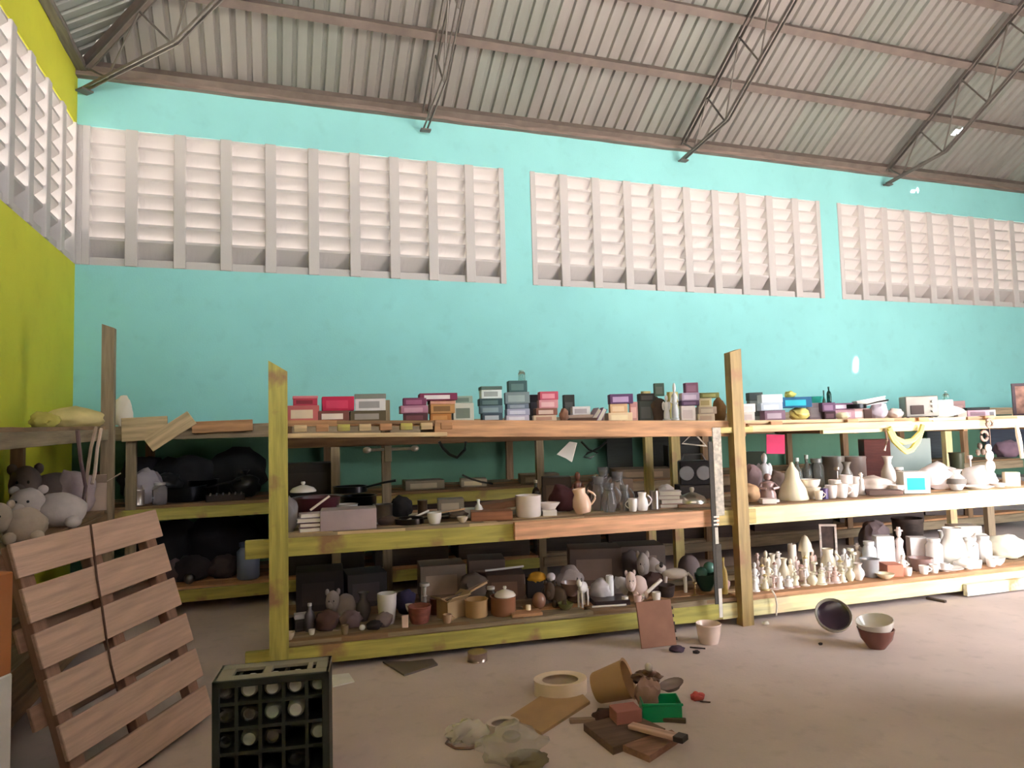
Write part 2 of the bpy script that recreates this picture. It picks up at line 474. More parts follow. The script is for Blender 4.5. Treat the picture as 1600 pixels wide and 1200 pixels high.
# posts
def post(P, w, d, z1, m, parent, slant=0.0, zb=0.0, name='post'):
    b = MB()
    vs_ = [(-w/2, -d/2, zb), (w/2, -d/2, zb), (w/2, d/2, zb), (-w/2, d/2, zb), (-w/2, -d/2, z1), (w/2, -d/2, z1-slant), (w/2, d/2, z1-slant), (-w/2, d/2, z1)]
    v = [b.bm.verts.new((c[2], c[0], c[1])) for c in vs_]      # local x is the length so the grain runs along it
    for f in ((3, 2, 1, 0), (4, 5, 6, 7), (0, 1, 5, 4), (1, 2, 6, 5), (2, 3, 7, 6), (3, 0, 4, 7)): b.bm.faces.new([v[i] for i in f])
    mw = frame(Vector((0, 0, 1)), Vector((1, 0, 0)), Vector((0, 1, 0)), Vector((P[0], P[1], 0)))
    o = b.build(name, m)
    o.parent = parent; o.matrix_local = parent.matrix_basis.inverted() @ mw
    return o
post((.03, 4.66), .115, .06, 1.98, OLIVE, rack, .07)
post((3.33, 4.43), .10, .075, 2.04, mat((168, 140, 88), 'painted', under=(150, 112, 76)), rack, -.03)
post((6.75, 4.27), .10, .075, 1.75, YEL, rack)
post((.87, 5.70), .07, .05, 1.77, GREYW, rack)
post((3.25, 5.62), .075, .05, 1.82, YEL, rack)
post((3.52, 5.60), .09, .05, 1.81, YEL, rack)
post((.02, 5.72), .09, .05, 1.62, OLIVE, rack)
q = on_line(1480, 700, B, Cc, 1.05); post((q.x, q.y), .09, .05, 1.5, CREAMP, rack)
q = on_line(1530, 815, B, Cc, 1.10); post((q.x+.15, q.y), .10, .05, .85, GREYW, rack, .02)
# cross joists carrying the decks
for bay in (0, 1):
    for lv, zz in (('low', .145), ('mid', .80), ('top', None)):
        for s in (.02, .34, .66, .97):
            p0 = pt(bay, s, .03, 0); z = zz if zz else top_z(p0)-.07
            bar('joist', pt(bay, s, .03, z), pt(bay, s, DEEP-.02, z), .05, .10, RAWD, rack)
# front and back beams
def beam(bay, s0, s1, z0, z1, m, off=0.0, t=.04, name='beam', dz0=0, dz1=0, rag=0):
    a, c = pt(bay, s0, off, (z0+z1)/2+dz0), pt(bay, s1, off, (z0+z1)/2+dz1)
    return bar(name, a, c, t, z1-z0, m, rack, rag=rag, seed=rs.random())
beam(0, -.045, 1.03, .05, .165, OLIVE)
beam(0, -.045, .56, .735, .85, OLIVE)
RAWL = mat((228, 172, 134), 'wood')
beam(0, .48, .955, .745, .865, RAWL, off=-.045)
beam(0, .955, 1.06, .74, .85, YEL, off=-.005)
beam(1, -.035, .90, .05, .165, CREAMP)
beam(1, .60, 1.0, .015, .11, mat((226, 220, 205), 'painted'), off=-.045)
beam(1, .0, 1.0, .73, .86, CREAMP)
beam(0, .32, 1.045, 1.455, 1.57, mat((206, 156, 116), 'wood'), dz0=.01, dz1=-.055)
beam(0, .965, 1.055, 1.43, 1.475, YEL, off=-.045)
beam(1, .045, .48, 1.43, 1.485, PALE, off=-.02)
beam(1, .24, 1.0, 1.40, 1.475, CREAMP, off=.01)
for bay in (0, 1):
    for z0, z1 in ((.06, .16), (.73, .84), (1.40, 1.49)): beam(bay, 0, 1, z0, z1, RAWD, off=DEEP, name='back_beam')
# pallet edge carrying the left end of the top shelf: bottom board and spacer blocks
beam(0, .03, .345, 1.485, 1.515, PALE, off=-.01, name='pallet_board', dz1=-.02)
for i in range(8):
    s = .045+.041*i
    bar('spacer_block', pt(0, s, 0, 1.545-.02*s), pt(0, s+.024, 0, 1.545-.02*s), .08, .045, (PALE, RAW, OLIVE)[i % 3], rack)
for i in range(4):
    s = .10+.2*i
    bar('spacer_block', pt(1, s, -.005, 1.495), pt(1, s+.03, -.005, 1.495), .07, .03, RAW, rack)
# deck planks
for bay in (0, 1):
    for lv in ('low', 'mid', 'top'):
        for r_ in range(6):
            o0 = .07+.172*r_
            for s0, s1 in (((.0, .52), (.525, 1.0)) if r_ % 2 else ((.0, .64), (.645, 1.0))):
                j = rs.uniform(-.006, .004)
                if r_ == 0: s0 += .01
                a, c = pt(bay, s0, o0, 0), pt(bay, s1, o0, 0)
                a.z = deck_z(lv, a)-.013+j*.5; c.z = deck_z(lv, c)-.013-j*.5
                bar('plank', a, c, .162, .024, (RAWD, GREYW, RAW, PALE)[rs.randrange(4)], rack, rag=.008, seed=rs.random())
# ragged front lips of old hardboard on the decks
for bay, lv, s0, s1, m in ((0, 'mid', .02, .42, GREYW), (0, 'mid', .45, .97, RAWD), (1, 'mid', .03, .5, GREYW), (1, 'mid', .5, .98, PALE), (0, 'low', .03, .5, RAWD), (0, 'low', .5, .97, GREYW), (1, 'low', .04, .98, RAW), (0, 'top', .03, .5, RAW), (0, 'top', .5, .98, RAWD), (1, 'top', .05, .55, RAW), (1, 'top', .55, .98, PALE)):
    a, c = pt(bay, s0, .03, 0), pt(bay, s1, .03, 0)
    a.z = deck_z(lv, a)-.018; c.z = deck_z(lv, c)-.018
    bar('lipping', a, c, .07, .036, m, rack, rag=.012, seed=rs.random())

# --- rack against the back wall
BY0, BY1 = 6.70, 7.72
brack = empty('timber_rack', (0, 0, 0))
tag(brack, 'dark shelving rack standing along the turquoise wall behind the front rack', 'rack')
for x in (-1.15, .55, 2.6, 4.6, 6.6, 8.6):
    post((x, BY0), .08, .05, 1.60, GREYW if x < 3 else RAWD, brack)
    post((x, BY1-.05), .08, .05, 1.60, RAWD, brack)
bs = random.Random(5)
for zt in (.22, .93, 1.62):
    for y in (BY0-.03, BY1-.02):
        for x0, x1 in ((-1.8, 2.55), (2.6, 6.2), (6.25, 9.6)):
            bar('beam', (x0, y, zt-.075), (x1, y, zt-.075), .04, .10, (OLIVE if zt < 1 and x0 < 0 else GREYW), brack)
    for r_ in range(5):
        for x0, x1 in ((-1.8, 2.55), (2.6, 6.2), (6.25, 9.6)):
            y = BY0+.08+.2*r_
            bar('plank', (x0, y, zt-.013), (x1, y, zt-.013), .18, .024, (RAWD, GREYW, RAW)[bs.randrange(3)], brack, rag=.008, seed=bs.random())
# broken end boards hanging at the corner
bar('broken_board', on_y(190, 672, 6.62), on_y(262, 668, 6.62), .03, .20, PALE, brack)
bar('broken_board', on_y(232, 696, 6.58), on_y(300, 652, 6.58), .03, .13, PALE, brack)
bar('broken_board', on_y(300, 668, 6.60), on_y(395, 664, 6.60), .03, .10, RAW, brack)

# --- rack against the lime wall
lrack = empty('timber_rack', (0, 0, 0))
tag(lrack, 'timber rack along the lime green wall behind the leaning pallet', 'rack')
post((-1.19, 6.0), .085, .075, 2.39, GREYW, lrack, .03)
post((-1.77, 6.0), .08, .06, 1.6, RAWD, lrack)
post((-1.21, 2.3), .08, .06, 1.56, RAWD, lrack); post((-1.77, 2.3), .08, .06, 1.56, RAWD, lrack)
for zt, dz in ((.98, 0), (1.58, .03), (.25, 0)):
    for x in (-1.20, -1.80):
        bar('beam', (x, 2.2, zt-.065-dz), (x, 6.05, zt-.065+dz), .04, .08, RAWD if zt < 1.2 else GREYW, lrack)
    for r_ in range(4):
        x = -1.275-.163*r_
        bar('plank', (x, 2.2, zt-.013-dz), (x, 6.05, zt-.013+dz), .152, .024, (RAWD, GREYW)[r_ % 2], lrack, rag=.008, seed=r_)

# ================================================================== pallet leaning on the side rack
e1 = ray(1037, 600).normalized()
e2 = (UP*.95-RT*.31+FW*.086); e2 = (e2-e1*e2.dot(e1)).normalized()
e3 = e1.cross(e2)
TL = at_depth(15, 850, 2.9)
PL, PH, PT = .85, (TL.z)/e2.z-.004, .115
pal = empty('wooden_pallet')
pal.matrix_basis = frame(e1, e2, e3, TL-e2*PH)
tag(pal, 'bare wooden pallet leaning on edge against the side rack, tied with twine', 'pallet')
PALW = mat((206, 172, 154), 'wood', amp=.25); PALD = mat((164, 128, 110), 'wood', amp=.25)
NP = 6; pw = .150; pitch = (PH-pw)/(NP-1)
for i in range(NP):
    y = pw/2+i*pitch; j = rs.uniform(-.01, .01)
    bar_o = MB().box((0, -pw/2, -.011), (PL+j, pw/2, .011), .003).build('deck_board', PALW, pal, mw=Matrix.Translation((0, y, -.011)) @ Matrix.Rotation(rs.uniform(-.012, .012), 4, 'Z'))
for x in (.06, PL/2, PL-.06):
    MB().box((0, -.035, -.03), (PH-.01, .035, .03), .003).build('stringer', PALD, pal, mw=Matrix(((0, 1, 0, x), (1, 0, 0, .005), (0, 0, -1, -.055), (0, 0, 0, 1))))
for i in range(4):
    MB().box((0, -.05, -.01), (PL, .05, .01), .003).build('bottom_board', PALD, pal, mw=Matrix.Translation((-.03 if i % 2 else 0, .08+i*(PH-.16)/3, -.098)))
    
# ================================================================== item builders
# each returns a root standing on z = 0, w wide, h tall, facing -y
def single(name, mb, m, smooth=False): return mb.build(name, m, None, smooth)
def shade(c, k): return tuple(max(0, min(255, int(v*k))) for v in c)
rnd = random.Random(3)
def g_box(name, w, h, c, d=None, c2=None, kind='card', lid=False, panel=True, bev=.003):
    d = d or w*.75; r = empty(name)
    MB().box((-w/2, -d/2, 0), (w/2, d/2, h*(.72 if lid else 1)), bev).build('body', mat(c, kind), r)
    c2 = c2 or shade(c, 1.35)
    if lid: MB().box((-w/2-.004, -d/2-.004, h*.72), (w/2+.004, d/2+.004, h), bev).build('lid', mat(c2, kind), r)
    if panel:
        MB().box((-w*.38, -d/2-.002, h*.16), (w*.3, -d/2, h*(.56 if lid else .72))).build('printed_panel', mat(c2 if not lid else shade(c, .7), kind), r)
    return r
def g_carton(name, w, h, c, d=None, **k):
    """open carton with flaps"""
    d = d or w*.7; t = .006; r = empty(name); m = mat(c, 'card')
    b = MB().box((-w/2, -d/2, 0), (w/2, d/2, t))
    for lo, hi in (((-w/2, -d/2, 0), (w/2, -d/2+t, h)), ((-w/2, d/2-t, 0), (w/2, d/2, h)), ((-w/2, -d/2, 0), (-w/2+t, d/2, h)), ((w/2-t, -d/2, 0), (w/2, d/2, h))): b.box(lo, hi)
    b.build('body', m, r)
    for sx, sy in ((0, -1), (-1, 0), (1, 0)):
        f = MB().box((-(w if sy else d)/2, 0, 0), ((w if sy else d)/2, h*.5, t)).build('flap', m, r)
        if sy: f.matrix_local = Matrix.Translation((0, -d/2, h)) @ Matrix.Rotation(R(180-35), 4, 'X') @ Matrix.Translation((0, 0, 0))
        else: f.matrix_local = Matrix.Translation((sx*w/2, 0, h)) @ Matrix.Rotation(R(-90*sx), 4, 'Z') @ Matrix.Rotation(R(30), 4, 'X')
    return r
def prof(kind, w, h):
    r = w/2; t = min(.006, r*.15)
    P = {
     'cup': [(0, 0), (r*.7, 0), (r*.8, h*.1), (r*.97, h*.6), (r, h), (r-t, h), (r*.9-t, h*.5), (r*.7, h*.12), (0, h*.1)],
     'pot': [(0, 0), (r*.92, 0), (r, h*.08), (r, h*.96), (r*1.05, h), (r-t, h), (r-t, h*.15), (0, h*.1)],
     'bowl': [(0, 0), (r*.45, 0), (r*.5, h*.06), (r*.85, h*.5), (r, h), (r-t, h), (r*.8, h*.5), (r*.4, h*.15), (0, h*.1)],
     'basin': [(0, 0), (r*.72, 0), (r*.78, h*.05), (r*.96, h*.95), (r*1.04, h), (r*.96-t, h*.97), (r*.72, h*.1), (0, h*.08)],
     'vase': [(0, 0), (r*.55, 0), (r*.6, h*.05), (r, h*.35), (r*.9, h*.55), (r*.42, h*.78), (r*.5, h*.9), (r*.75, h), (r*.7, h), (r*.4, h*.85), (r*.3, h*.7), (0, h*.68)],
     'urn': [(0, 0), (r*.6, 0), (r*.62, h*.06), (r, h*.4), (r*.97, h*.55), (r*.7, h*.78), (r*.74, h*.86), (r*.5, h*.9), (r*.15, h*.93), (r*.2, h*.97), (0, h)],
     'jug': [(0, 0), (r*.75, 0), (r*.82, h*.05), (r, h*.3), (r*.85, h*.6), (r*.6, h*.78), (r*.72, h), (r*.66, h), (r*.55, h*.78), (0, h*.7)],
     'jar': [(0, 0), (r*.9, 0), (r, h*.05), (r, h*.75), (r*.7, h*.85), (r*.7, h*.88), (0, h*.88)],
     'bottle': [(0, 0), (r*.9, 0), (r, h*.04), (r, h*.55), (r*.8, h*.66), (r*.34, h*.76), (r*.32, h*.92), (0, h*.92)],
     'funnel': [(0, 0), (r*.98, 0), (r, h*.05), (r*.85, h*.3), (r*.5, h*.55), (r*.42, h*.75), (r*.2, h*.88), (r*.08, h), (0, h)],
     'plate': [(0, 0), (r*.6, 0), (r*.65, h*.2), (r, h*.9), (r, h), (r*.62, h*.4), (0, h*.35)],
     'tin': [(0, 0), (r*.97, 0), (r, h*.03), (r*.96, h*.08), (r*.96, h*.9), (r, h*.95), (r*.97, h), (0, h*.97)],
     'ball': [(0, 0)] + [(r*math.sin(math.pi*i/10), h/2-h/2*math.cos(math.pi*i/10)) for i in range(1, 10)] + [(0, h)],
     'candle': [(0, 0), (r, 0), (r, h*.94), (r*.9, h*.97), (r*.12, h*.95), (r*.1, h), (0, h)],
     'stand': [(0, 0), (r, 0), (r, h*.05), (r*.3, h*.12), (r*.2, h*.45), (r*.35, h*.5), (r*.2, h*.55), (r*.25, h*.85), (r*.7, h*.9), (r*.65, h), (0, h*.93)],
     'lid': [(0, 0), (r, 0), (r*1.0, h*.12), (r*.8, h*.4), (r*.3, h*.62), (r*.1, h*.68), (r*.18, h*.85), (r*.14, h), (0, h)],
     'basket': [(0, 0), (r*.75, 0), (r*.82, h*.1), (r*.95, h*.55), (r*1.0, h*.9), (r*1.05, h*.95), (r, h), (r*.9, h*.9), (r*.7, h*.12), (0, h*.1)],
    }
    return P[kind]
def handle(w, h, s=1, z0=.25, z1=.85, rr=None, k=.32):
    r = w/2
    pts = [(s*(r*.9+math.sin(math.pi*i/8)*w*k), 0, h*(z0+(z1-z0)*i/8)) for i in range(9)]
    return MB().tube(pts, rr or max(.004, w*.06), 6)
def g_lathe(kind, name, w, h, c, m='ceramic', n=16, hand=0, cap=None, band=None, sy=1.0):
    mm = mat(c, m)
    r = empty(name) if (hand or cap or band) else None
    o = MB().lathe(prof(kind, w, h), n, sy=sy).build('body' if r else name, mm, r, True)
    if r is None: return o
    if hand: handle(w, h, hand).build('handle', mm, r, True)
    if cap: MB().lathe([(0, 0), (w*.2, 0), (w*.2, h*.1), (0, h*.1)] if kind == 'bottle' else [(0, 0), (w*.39, 0), (w*.4, h*.11), (0, h*.12)], 12, cz=h*(.90 if kind == 'bottle' else .88)).build('cap' if kind == 'bottle' else 'lid', mat(cap, 'plastic'), r, True)
    if band: MB().lathe([(w*.505, h*.3), (w*.51, h*.31), (w*.51, h*.55), (w*.505, h*.56)], n).build('label_band', mat(band, 'card'), r, True)
    return r
def g_fig(name, w, h, c, c2=None, v=0):
    """small standing ceramic figure: base, draped body, head (and a wing, hat or arm by variant)"""
    r = empty(name); m = mat(c, 'ceramic'); rr = w/2
    MB().lathe([(0, 0), (rr, 0), (rr*.95, h*.08), (rr*.7, h*.1), (0, h*.1)], 12).build('base', mat(c2 or c, 'ceramic'), r, True)
    MB().lathe([(0, h*.09), (rr*.75, h*.1), (rr*.7, h*.3), (rr*.45, h*.5), (rr*.6, h*.66), (rr*.25, h*.74), (0, h*.75)], 12, sy=.8).build('figure_body', m, r, True)
    MB().blob((0, 0, h*.86), (rr*.36, rr*.36, h*.13), .05, 2, v, 2).build('head', m, r, True)
    if v % 3 == 0:
        for s in (-1, 1): MB().blob((s*rr*.62, rr*.25, h*.58), (rr*.36, rr*.10, h*.17), .1, 2, v, 2).build('wing', m, r, True)
    elif v % 3 == 1:
        for s in (-1, 1): MB().tube([(s*rr*.5, 0, h*.64), (s*rr*.85, -rr*.3, h*.5), (s*rr*.3, -rr*.6, h*.45)], rr*.14, 6).build('arm', m, r, True)
    else:
        MB().lathe([(0, h*.9), (rr*.6, h*.9), (rr*.55, h*.93), (rr*.3, h*.94), (rr*.25, h), (0, h)], 10).build('hat', mat(c2 or c, 'ceramic'), r, True)
    return r
def g_bag(name, w, h, c, kind='cloth', seed=1, d=None, knot=False, amp=.28):
    d = d or w*.7
    b = MB().blob((0, 0, h*.46), (w/2*.92, d/2*.92, h*.54), amp, 1.9, seed, 3, flat=.85)
    if not knot: return b.build(name, mat(c, kind), None, True)
    r = empty(name)
    b.build('body', mat(c, kind), r, True)
    MB().lathe([(w*.05, h*.9), (w*.04, h*1.0), (w*.14, h*1.16), (w*.10, h*1.14), (0, h*1.0)], 8).build('tied_neck', mat(c, kind), r, True)
    return r
def g_plush(name, w, h, c, seed=1, eye=(20, 18, 18), lying=True):
    r = empty(name); m = mat(c, 'cloth')
    MB().blob((w*.15, 0, h*.40), (w*.34, w*.24, h*.42), .10, 2, seed, 3, flat=.9).build('body', m, r, True)
    hd = MB().blob((-w*.22, -w*.1, h*.62), (w*.22, w*.2, h*.36), .06, 2, seed+1, 3).build('head', m, r, True)
    MB().blob((-w*.30, -w*.27, h*.54), (w*.10, w*.08, h*.13), .03, 2, seed, 2).build('muzzle', m, hd, True)
    for s in (-1, 1):
        MB().blob((-w*.22+s*w*.17, -w*.04, h*.92), (w*.07, w*.04, h*.11), .05, 2, seed, 2).build('ear', m, hd, True)
        MB().blob((-w*.25+s*w*.07, -w*.285, h*.68), (w*.02, w*.015, h*.035), 0, 2, seed, 2).build('eye', mat(eye, 'plastic'), hd, True)
        MB().blob((w*(.15+s*.2), -w*.24, h*.15), (w*.11, w*.12, h*.15), .05, 2, seed, 2).build('paw', m, r, True)
    return r
def g_pan(name, w, h, c, m='metal', hl=.9, ang=20):
    r = empty(name); mm = mat(c, m)
    MB().lathe(prof('pot', w, h), 20).build('body', mm, r, True)
    a = R(ang); p0 = Vector((math.cos(a)*w/2, -math.sin(a)*w/2, h*.8)); p1 = p0+Vector((math.cos(a), -math.sin(a), .2))*w*hl
    MB().tube([p0, (p0+p1)/2+Vector((0, 0, .004)), p1], [w*.03, w*.035, w*.045], 6).build('handle', mat(shade(c, .7), 'plastic'), r, True)
    return r
def g_frame(name, w, h, c, c2, t=.02):
    r = empty(name); f = min(w, h)*.13; b = MB()
    for lo, hi in (((-w/2, 0, 0), (w/2, t, f)), ((-w/2, 0, h-f), (w/2, t, h)), ((-w/2, 0, f), (-w/2+f, t, h-f)), ((w/2-f, 0, f), (w/2, t, h-f))): b.box(lo, hi, .002)
    b.build('frame', mat(c, 'painted', under=shade(c, .6)), r)
    MB().box((-w/2+f, t*.4, f), (w/2-f, t*.7, h-f)).build('picture', mat(c2, 'card', amp=.6, scale=14), r)
    return r
def g_books(name, w, h, cols, d=None):
    """one magazine or book lying flat"""
    c = cols; d = d or w*.8; r = empty(name)
    MB().box((-w/2+.004, -d/2+.003, h*.12), (w/2-.006, d/2-.003, h*.88)).build('pages', mat((222, 214, 204), 'card'), r)
    b = MB().box((-w/2, -d/2, 0), (w/2, d/2, h*.12)).box((-w/2, -d/2, h*.88), (w/2, d/2, h)).box((-w/2, d/2-.004, 0), (w/2, d/2, h))
    b.build('cover', mat(c, 'card'), r)
    return r
def g_rod(name, w, h, c, m='plastic', r_=None, tilt=0):
    rr = r_ or .008
    return MB().tube([(-w/2, 0, rr), (0, 0, rr+h*.5), (w/2, 0, rr+h)], rr, 8).build(name, mat(c, m), None, True)
def g_slab(name, w, h, c, d, m='wood'):
    return MB().box((-w/2, -d/2, 0), (w/2, d/2, h), .003).build(name, mat(c, m))
def g_dog(name, w, h, c):
    """standing animal figurine"""
    r = empty(name); m = mat(c, 'ceramic')
    MB().blob((0, 0, h*.62), (w*.34, w*.16, h*.2), .06, 2, 3, 3).build('body', m, r, True)
    hd = MB().blob((-w*.36, -w*.03, h*.82), (w*.15, w*.12, h*.15), .05, 2, 5, 2).build('head', m, r, True)
    for s in (-1, 1): MB().blob((-w*.34, s*w*.1-w*.03, h*.93), (w*.05, w*.03, h*.08), .02, 2, 2, 2).build('ear', mat((60, 50, 48), 'ceramic'), hd, True)
    for sx in (-1, 1):
        for s in (-1, 1): MB().tube([(sx*w*.24, s*w*.08, h*.55), (sx*w*.26, s*w*.09, h*.25), (sx*w*.25, s*w*.09, 0)], [w*.06, w*.045, w*.045], 8).build('leg', m, r, True)
    MB().tube([(w*.32, 0, h*.66), (w*.44, 0, h*.5), (w*.5, 0, h*.18)], [w*.035, w*.03, w*.02], 6).build('tail', m, r, True)
    return r

# ------------------------------------------------------------------ placing
def place(level, px, py=None, off=None):
    if level == 'floor': return on_z(px, py, 0)
    if level == 'lmid' or level == 'ltop':
        z = .98 if level == 'lmid' else 1.595
        q = on_x(px, py or 760, -1.2-(off if off is not None else .3)); return Vector((q.x, q.y, z))
    if level[0] == 'b':
        z = {'blow': .22, 'bmid': .93, 'btop': 1.62}[level]
        o = .35 if off is None else off
        q = on_y(px, py or 700, BY0+o); return Vector((q.x, q.y, z))
    bay = 0 if px < 1143 else 1
    P, Q = BAYS[bay]; z = {'low': .20, 'mid': .87}.get(level)
    if off is None:
        if py is None or level == 'top': off = .25
        else:
            q = on_z(px, py, z); off = max(.09, min(.88, (q-P).dot(nrm(P, Q))))
    q = on_line(px, py or {'low': 930, 'mid': 790, 'top': 650}[level], P, Q, off)
    return Vector((q.x, q.y, deck_z(level, q)))
def I(make, label, cat, level, px, py, w, h, *a, off=None, rz=None, lift=0.0, group=None, tilt=None, **k):
    """make = builder; px, py = where its foot stands in the frame; w, h = its size in the frame"""
    p = place(level, px, py, off)
    s = depth(p)/FPX
    o = make(w*s, h*s, *a, **k)
    az = math.atan2(p.x, p.y)
    ang = -az*.6+(rz if rz is not None else rnd.uniform(-.12, .12))
    M_ = Matrix.Translation(p+Vector((0, 0, lift))) @ Matrix.Rotation(ang, 4, 'Z')
    if tilt: M_ = M_ @ Matrix.Rotation(tilt[0], 4, 'X') @ Matrix.Rotation(tilt[1], 4, 'Y')
    o.matrix_basis = M_ @ o.matrix_basis
    tag(o, label, cat, group)
    return o
def stack(level, px, off, items, group=None):
    """items bottom to top: (builder, label, category, centre px, w, h, *args, dict)"""
    z = 0
    for it in items:
        make, label, cat, cx, w, h = it[:6]; a = it[6:]; k = {}
        if a and isinstance(a[-1], dict): k = a[-1]; a = a[:-1]
        o = I(make, label, cat, level, cx, None, w, h, *a, off=off, lift=z, rz=rnd.uniform(-.06, .06), group=group, **k)
        z += h*depth(place(level, cx, None, off))/FPX
def L_(f, *pre):
    def g(w, h, *a, **k): return f(*pre, w, h, *a, **k)
    return g
BOX = L_(g_box, 'carton_box'); CUP = L_(g_lathe, 'cup', 'cup'); POT = L_(g_lathe, 'pot', 'cooking_pot'); BOWL = L_(g_lathe, 'bowl', 'bowl')
BASIN = L_(g_lathe, 'basin', 'basin'); VASE = L_(g_lathe, 'vase', 'vase'); URN = L_(g_lathe, 'urn', 'lidded_urn'); JUG = L_(g_lathe, 'jug', 'jug')
JAR = L_(g_lathe, 'jar', 'jar'); BOT = L_(g_lathe, 'bottle', 'bottle'); FUN = L_(g_lathe, 'funnel', 'lamp_base'); PLATE = L_(g_lathe, 'plate', 'plate')
TIN = L_(g_lathe, 'tin', 'tin_can'); BALL = L_(g_lathe, 'ball', 'ball'); CANDLE = L_(g_lathe, 'candle', 'candle'); STAND = L_(g_lathe, 'stand', 'candlestick')
LID = L_(g_lathe, 'lid', 'pot_lid'); BASKET = L_(g_lathe, 'basket', 'basket'); FIG = L_(g_fig, 'figurine'); BAG = L_(g_bag, 'bag'); PLUSH = L_(g_plush, 'plush_toy')
PAN = L_(g_pan, 'frying_pan'); FRAME = L_(g_frame, 'picture_frame'); BOOK = L_(g_books, 'magazine'); ROD = L_(g_rod, 'rod'); SLAB = L_(g_slab, 'board'); DOG = L_(g_dog, 'animal_figurine')
CARTON = L_(g_carton, 'open_carton')

# ================================================================== goods on the top shelf of the front rack
# (builder, label, category, centre px, width px, height px, colour, options), bottom to top
PINK, CRIM, PLUM, MAUVE = (196, 104, 104), (190, 36, 76), (104, 52, 78), (168, 116, 142)
WHT, CRM, SLATE, TAN, BRN = (226, 220, 216), (226, 204, 176), (84, 100, 112), (196, 146, 92), (112, 80, 62)
G_T = 'cartons stacked on the top shelf'
def T(off, *items): stack('top', None, off, items, G_T)
T(.22, (BOX, 'dusty pink carton with a cream label, first stack from the sawn-off post', 'box', 474, 48, 24, PINK, {'c2': CRM}),
       (BOX, 'thin crimson carton topping the dusty pink carton', 'box', 477, 36, 15, (186, 60, 84), {'lid': True, 'c2': (214, 120, 130)}))
T(.22, (BOX, 'low cream carton under the crimson gift box', 'box', 521, 47, 16, (120, 70, 64), {'c2': (236, 218, 208)}),
       (BOX, 'bright crimson gift box lying on the low cream carton', 'box', 528, 48, 22, CRIM, {'c2': (206, 60, 96)}))
T(.24, (BOX, 'dark olive carton under the white shoe box', 'box', 574, 54, 16, (96, 84, 62), {'c2': (158, 148, 140)}),
       (BOX, 'white shoe box with a grey lid beside the grey back post', 'box', 579, 46, 26, (222, 216, 220), {'lid': True, 'c2': (132, 134, 128)}))
T(.22, (BOX, 'dark maroon carton at the foot of the purple pile', 'box', 649, 38, 12, (88, 50, 58), {'c2': (120, 70, 80)}),
       (BOX, 'mauve carton in the middle of the purple pile', 'box', 646, 42, 12, MAUVE, {'c2': (196, 150, 172)}),
       (BOX, 'plum carton on top of the purple pile', 'box', 648, 36, 12, (122, 62, 96), {'c2': (160, 96, 130)}))
T(.25, (BOX, 'small amber brown carton at the bottom of the tan stack', 'box', 688, 33, 12, (188, 124, 66), {'c2': (206, 150, 92)}),
       (BOX, 'tan carton with a pale pink lid', 'box', 690, 38, 20, TAN, {'lid': True, 'c2': (232, 176, 150)}),
       (BOX, 'long plum box with a white sticker lying over the tan stack', 'box', 684, 58, 11, (128, 50, 84), {'c2': (240, 228, 230)}))
T(.24, (BOX, 'pale grey picture-printed carton next to the tan stack', 'box', 723, 32, 28, (206, 206, 194), {'c2': (120, 130, 120)}),
       (BOX, 'flat sage grey carton on the picture-printed carton', 'box', 723, 30, 11, (150, 168, 156), {'c2': (110, 130, 120)}))
T(.22, (BOX, 'slate carton with white scuffs at the bottom of the dark blue stack', 'box', 768, 32, 12, (70, 84, 98), {'c2': (190, 196, 204)}),
       (BOX, 'blue grey carton, second up in the dark blue stack', 'box', 767, 36, 12, (104, 124, 138), {'c2': (140, 160, 172)}),
       (BOX, 'dark teal carton, third up in the dark blue stack', 'box', 766, 36, 11, (52, 76, 82), {'c2': (90, 116, 120)}),
       (BOX, 'white carton with a dark printed top crowning the dark blue stack', 'box', 767, 32, 19, (220, 230, 230), {'lid': True, 'c2': (88, 110, 104)}))
T(.22, (BOX, 'lilac white carton at the bottom of the tallest stack', 'box', 807, 36, 9, (206, 196, 214), {'c2': (236, 230, 238)}),
       (BOX, 'lilac carton, second up in the tallest stack', 'box', 808, 36, 10, (170, 170, 196), {'c2': (210, 210, 226)}),
       (BOX, 'thin blue grey carton, third up in the tallest stack', 'box', 808, 34, 8, (110, 124, 140), {'c2': (150, 160, 176)}),
       (BOX, 'grey carton under the teal box of the tallest stack', 'box', 808, 38, 18, (128, 144, 150), {'c2': (160, 176, 180)}),
       (BOX, 'dark teal box on top of the tallest stack', 'box', 809, 29, 18, (66, 96, 98), {'c2': (96, 126, 124)}),
       (JAR, 'clear glass jar perched on the dark teal box', 'jar', 817, 11, 17, (190, 220, 214), {'m': 'glass', 'cap': (150, 190, 184)}))
T(.36, (BOX, 'tall black carton behind the red stack', 'box', 835, 16, 42, (46, 44, 50), {'c2': (80, 76, 84)}),)
T(.20, (BOX, 'cream carton at the bottom of the red and pink stack', 'box', 850, 36, 9, (224, 196, 170), {'c2': (200, 150, 130)}),
       (BOX, 'brown carton, second up in the red and pink stack', 'box', 852, 34, 11, (140, 90, 76), {'c2': (220, 190, 176)}),
       (BOX, 'pale pink carton, third up in the red and pink stack', 'box', 856, 30, 13, (218, 150, 158), {'c2': (236, 190, 194)}),
       (BOX, 'rose red carton on top of the red and pink stack', 'box', 857, 29, 13, (198, 86, 108), {'c2': (230, 150, 166)}))
T(.18, (BAG, 'small bundle of brown paper beside the red and pink stack', 'bundle', 881, 16, 20, (140, 100, 82), {'seed': 4}),)
T(.28, (SLAB, 'dark brown board lying under the white cartons', 'board', 912, 54, 5, (96, 66, 54), .2),
       (SLAB, 'pale board stacked on the dark brown board', 'board', 908, 48, 5, (176, 150, 136), .16),
       (BOX, 'small white carton on the pair of boards', 'box', 907, 28, 13, (230, 224, 226), {'c2': (180, 170, 176)}))
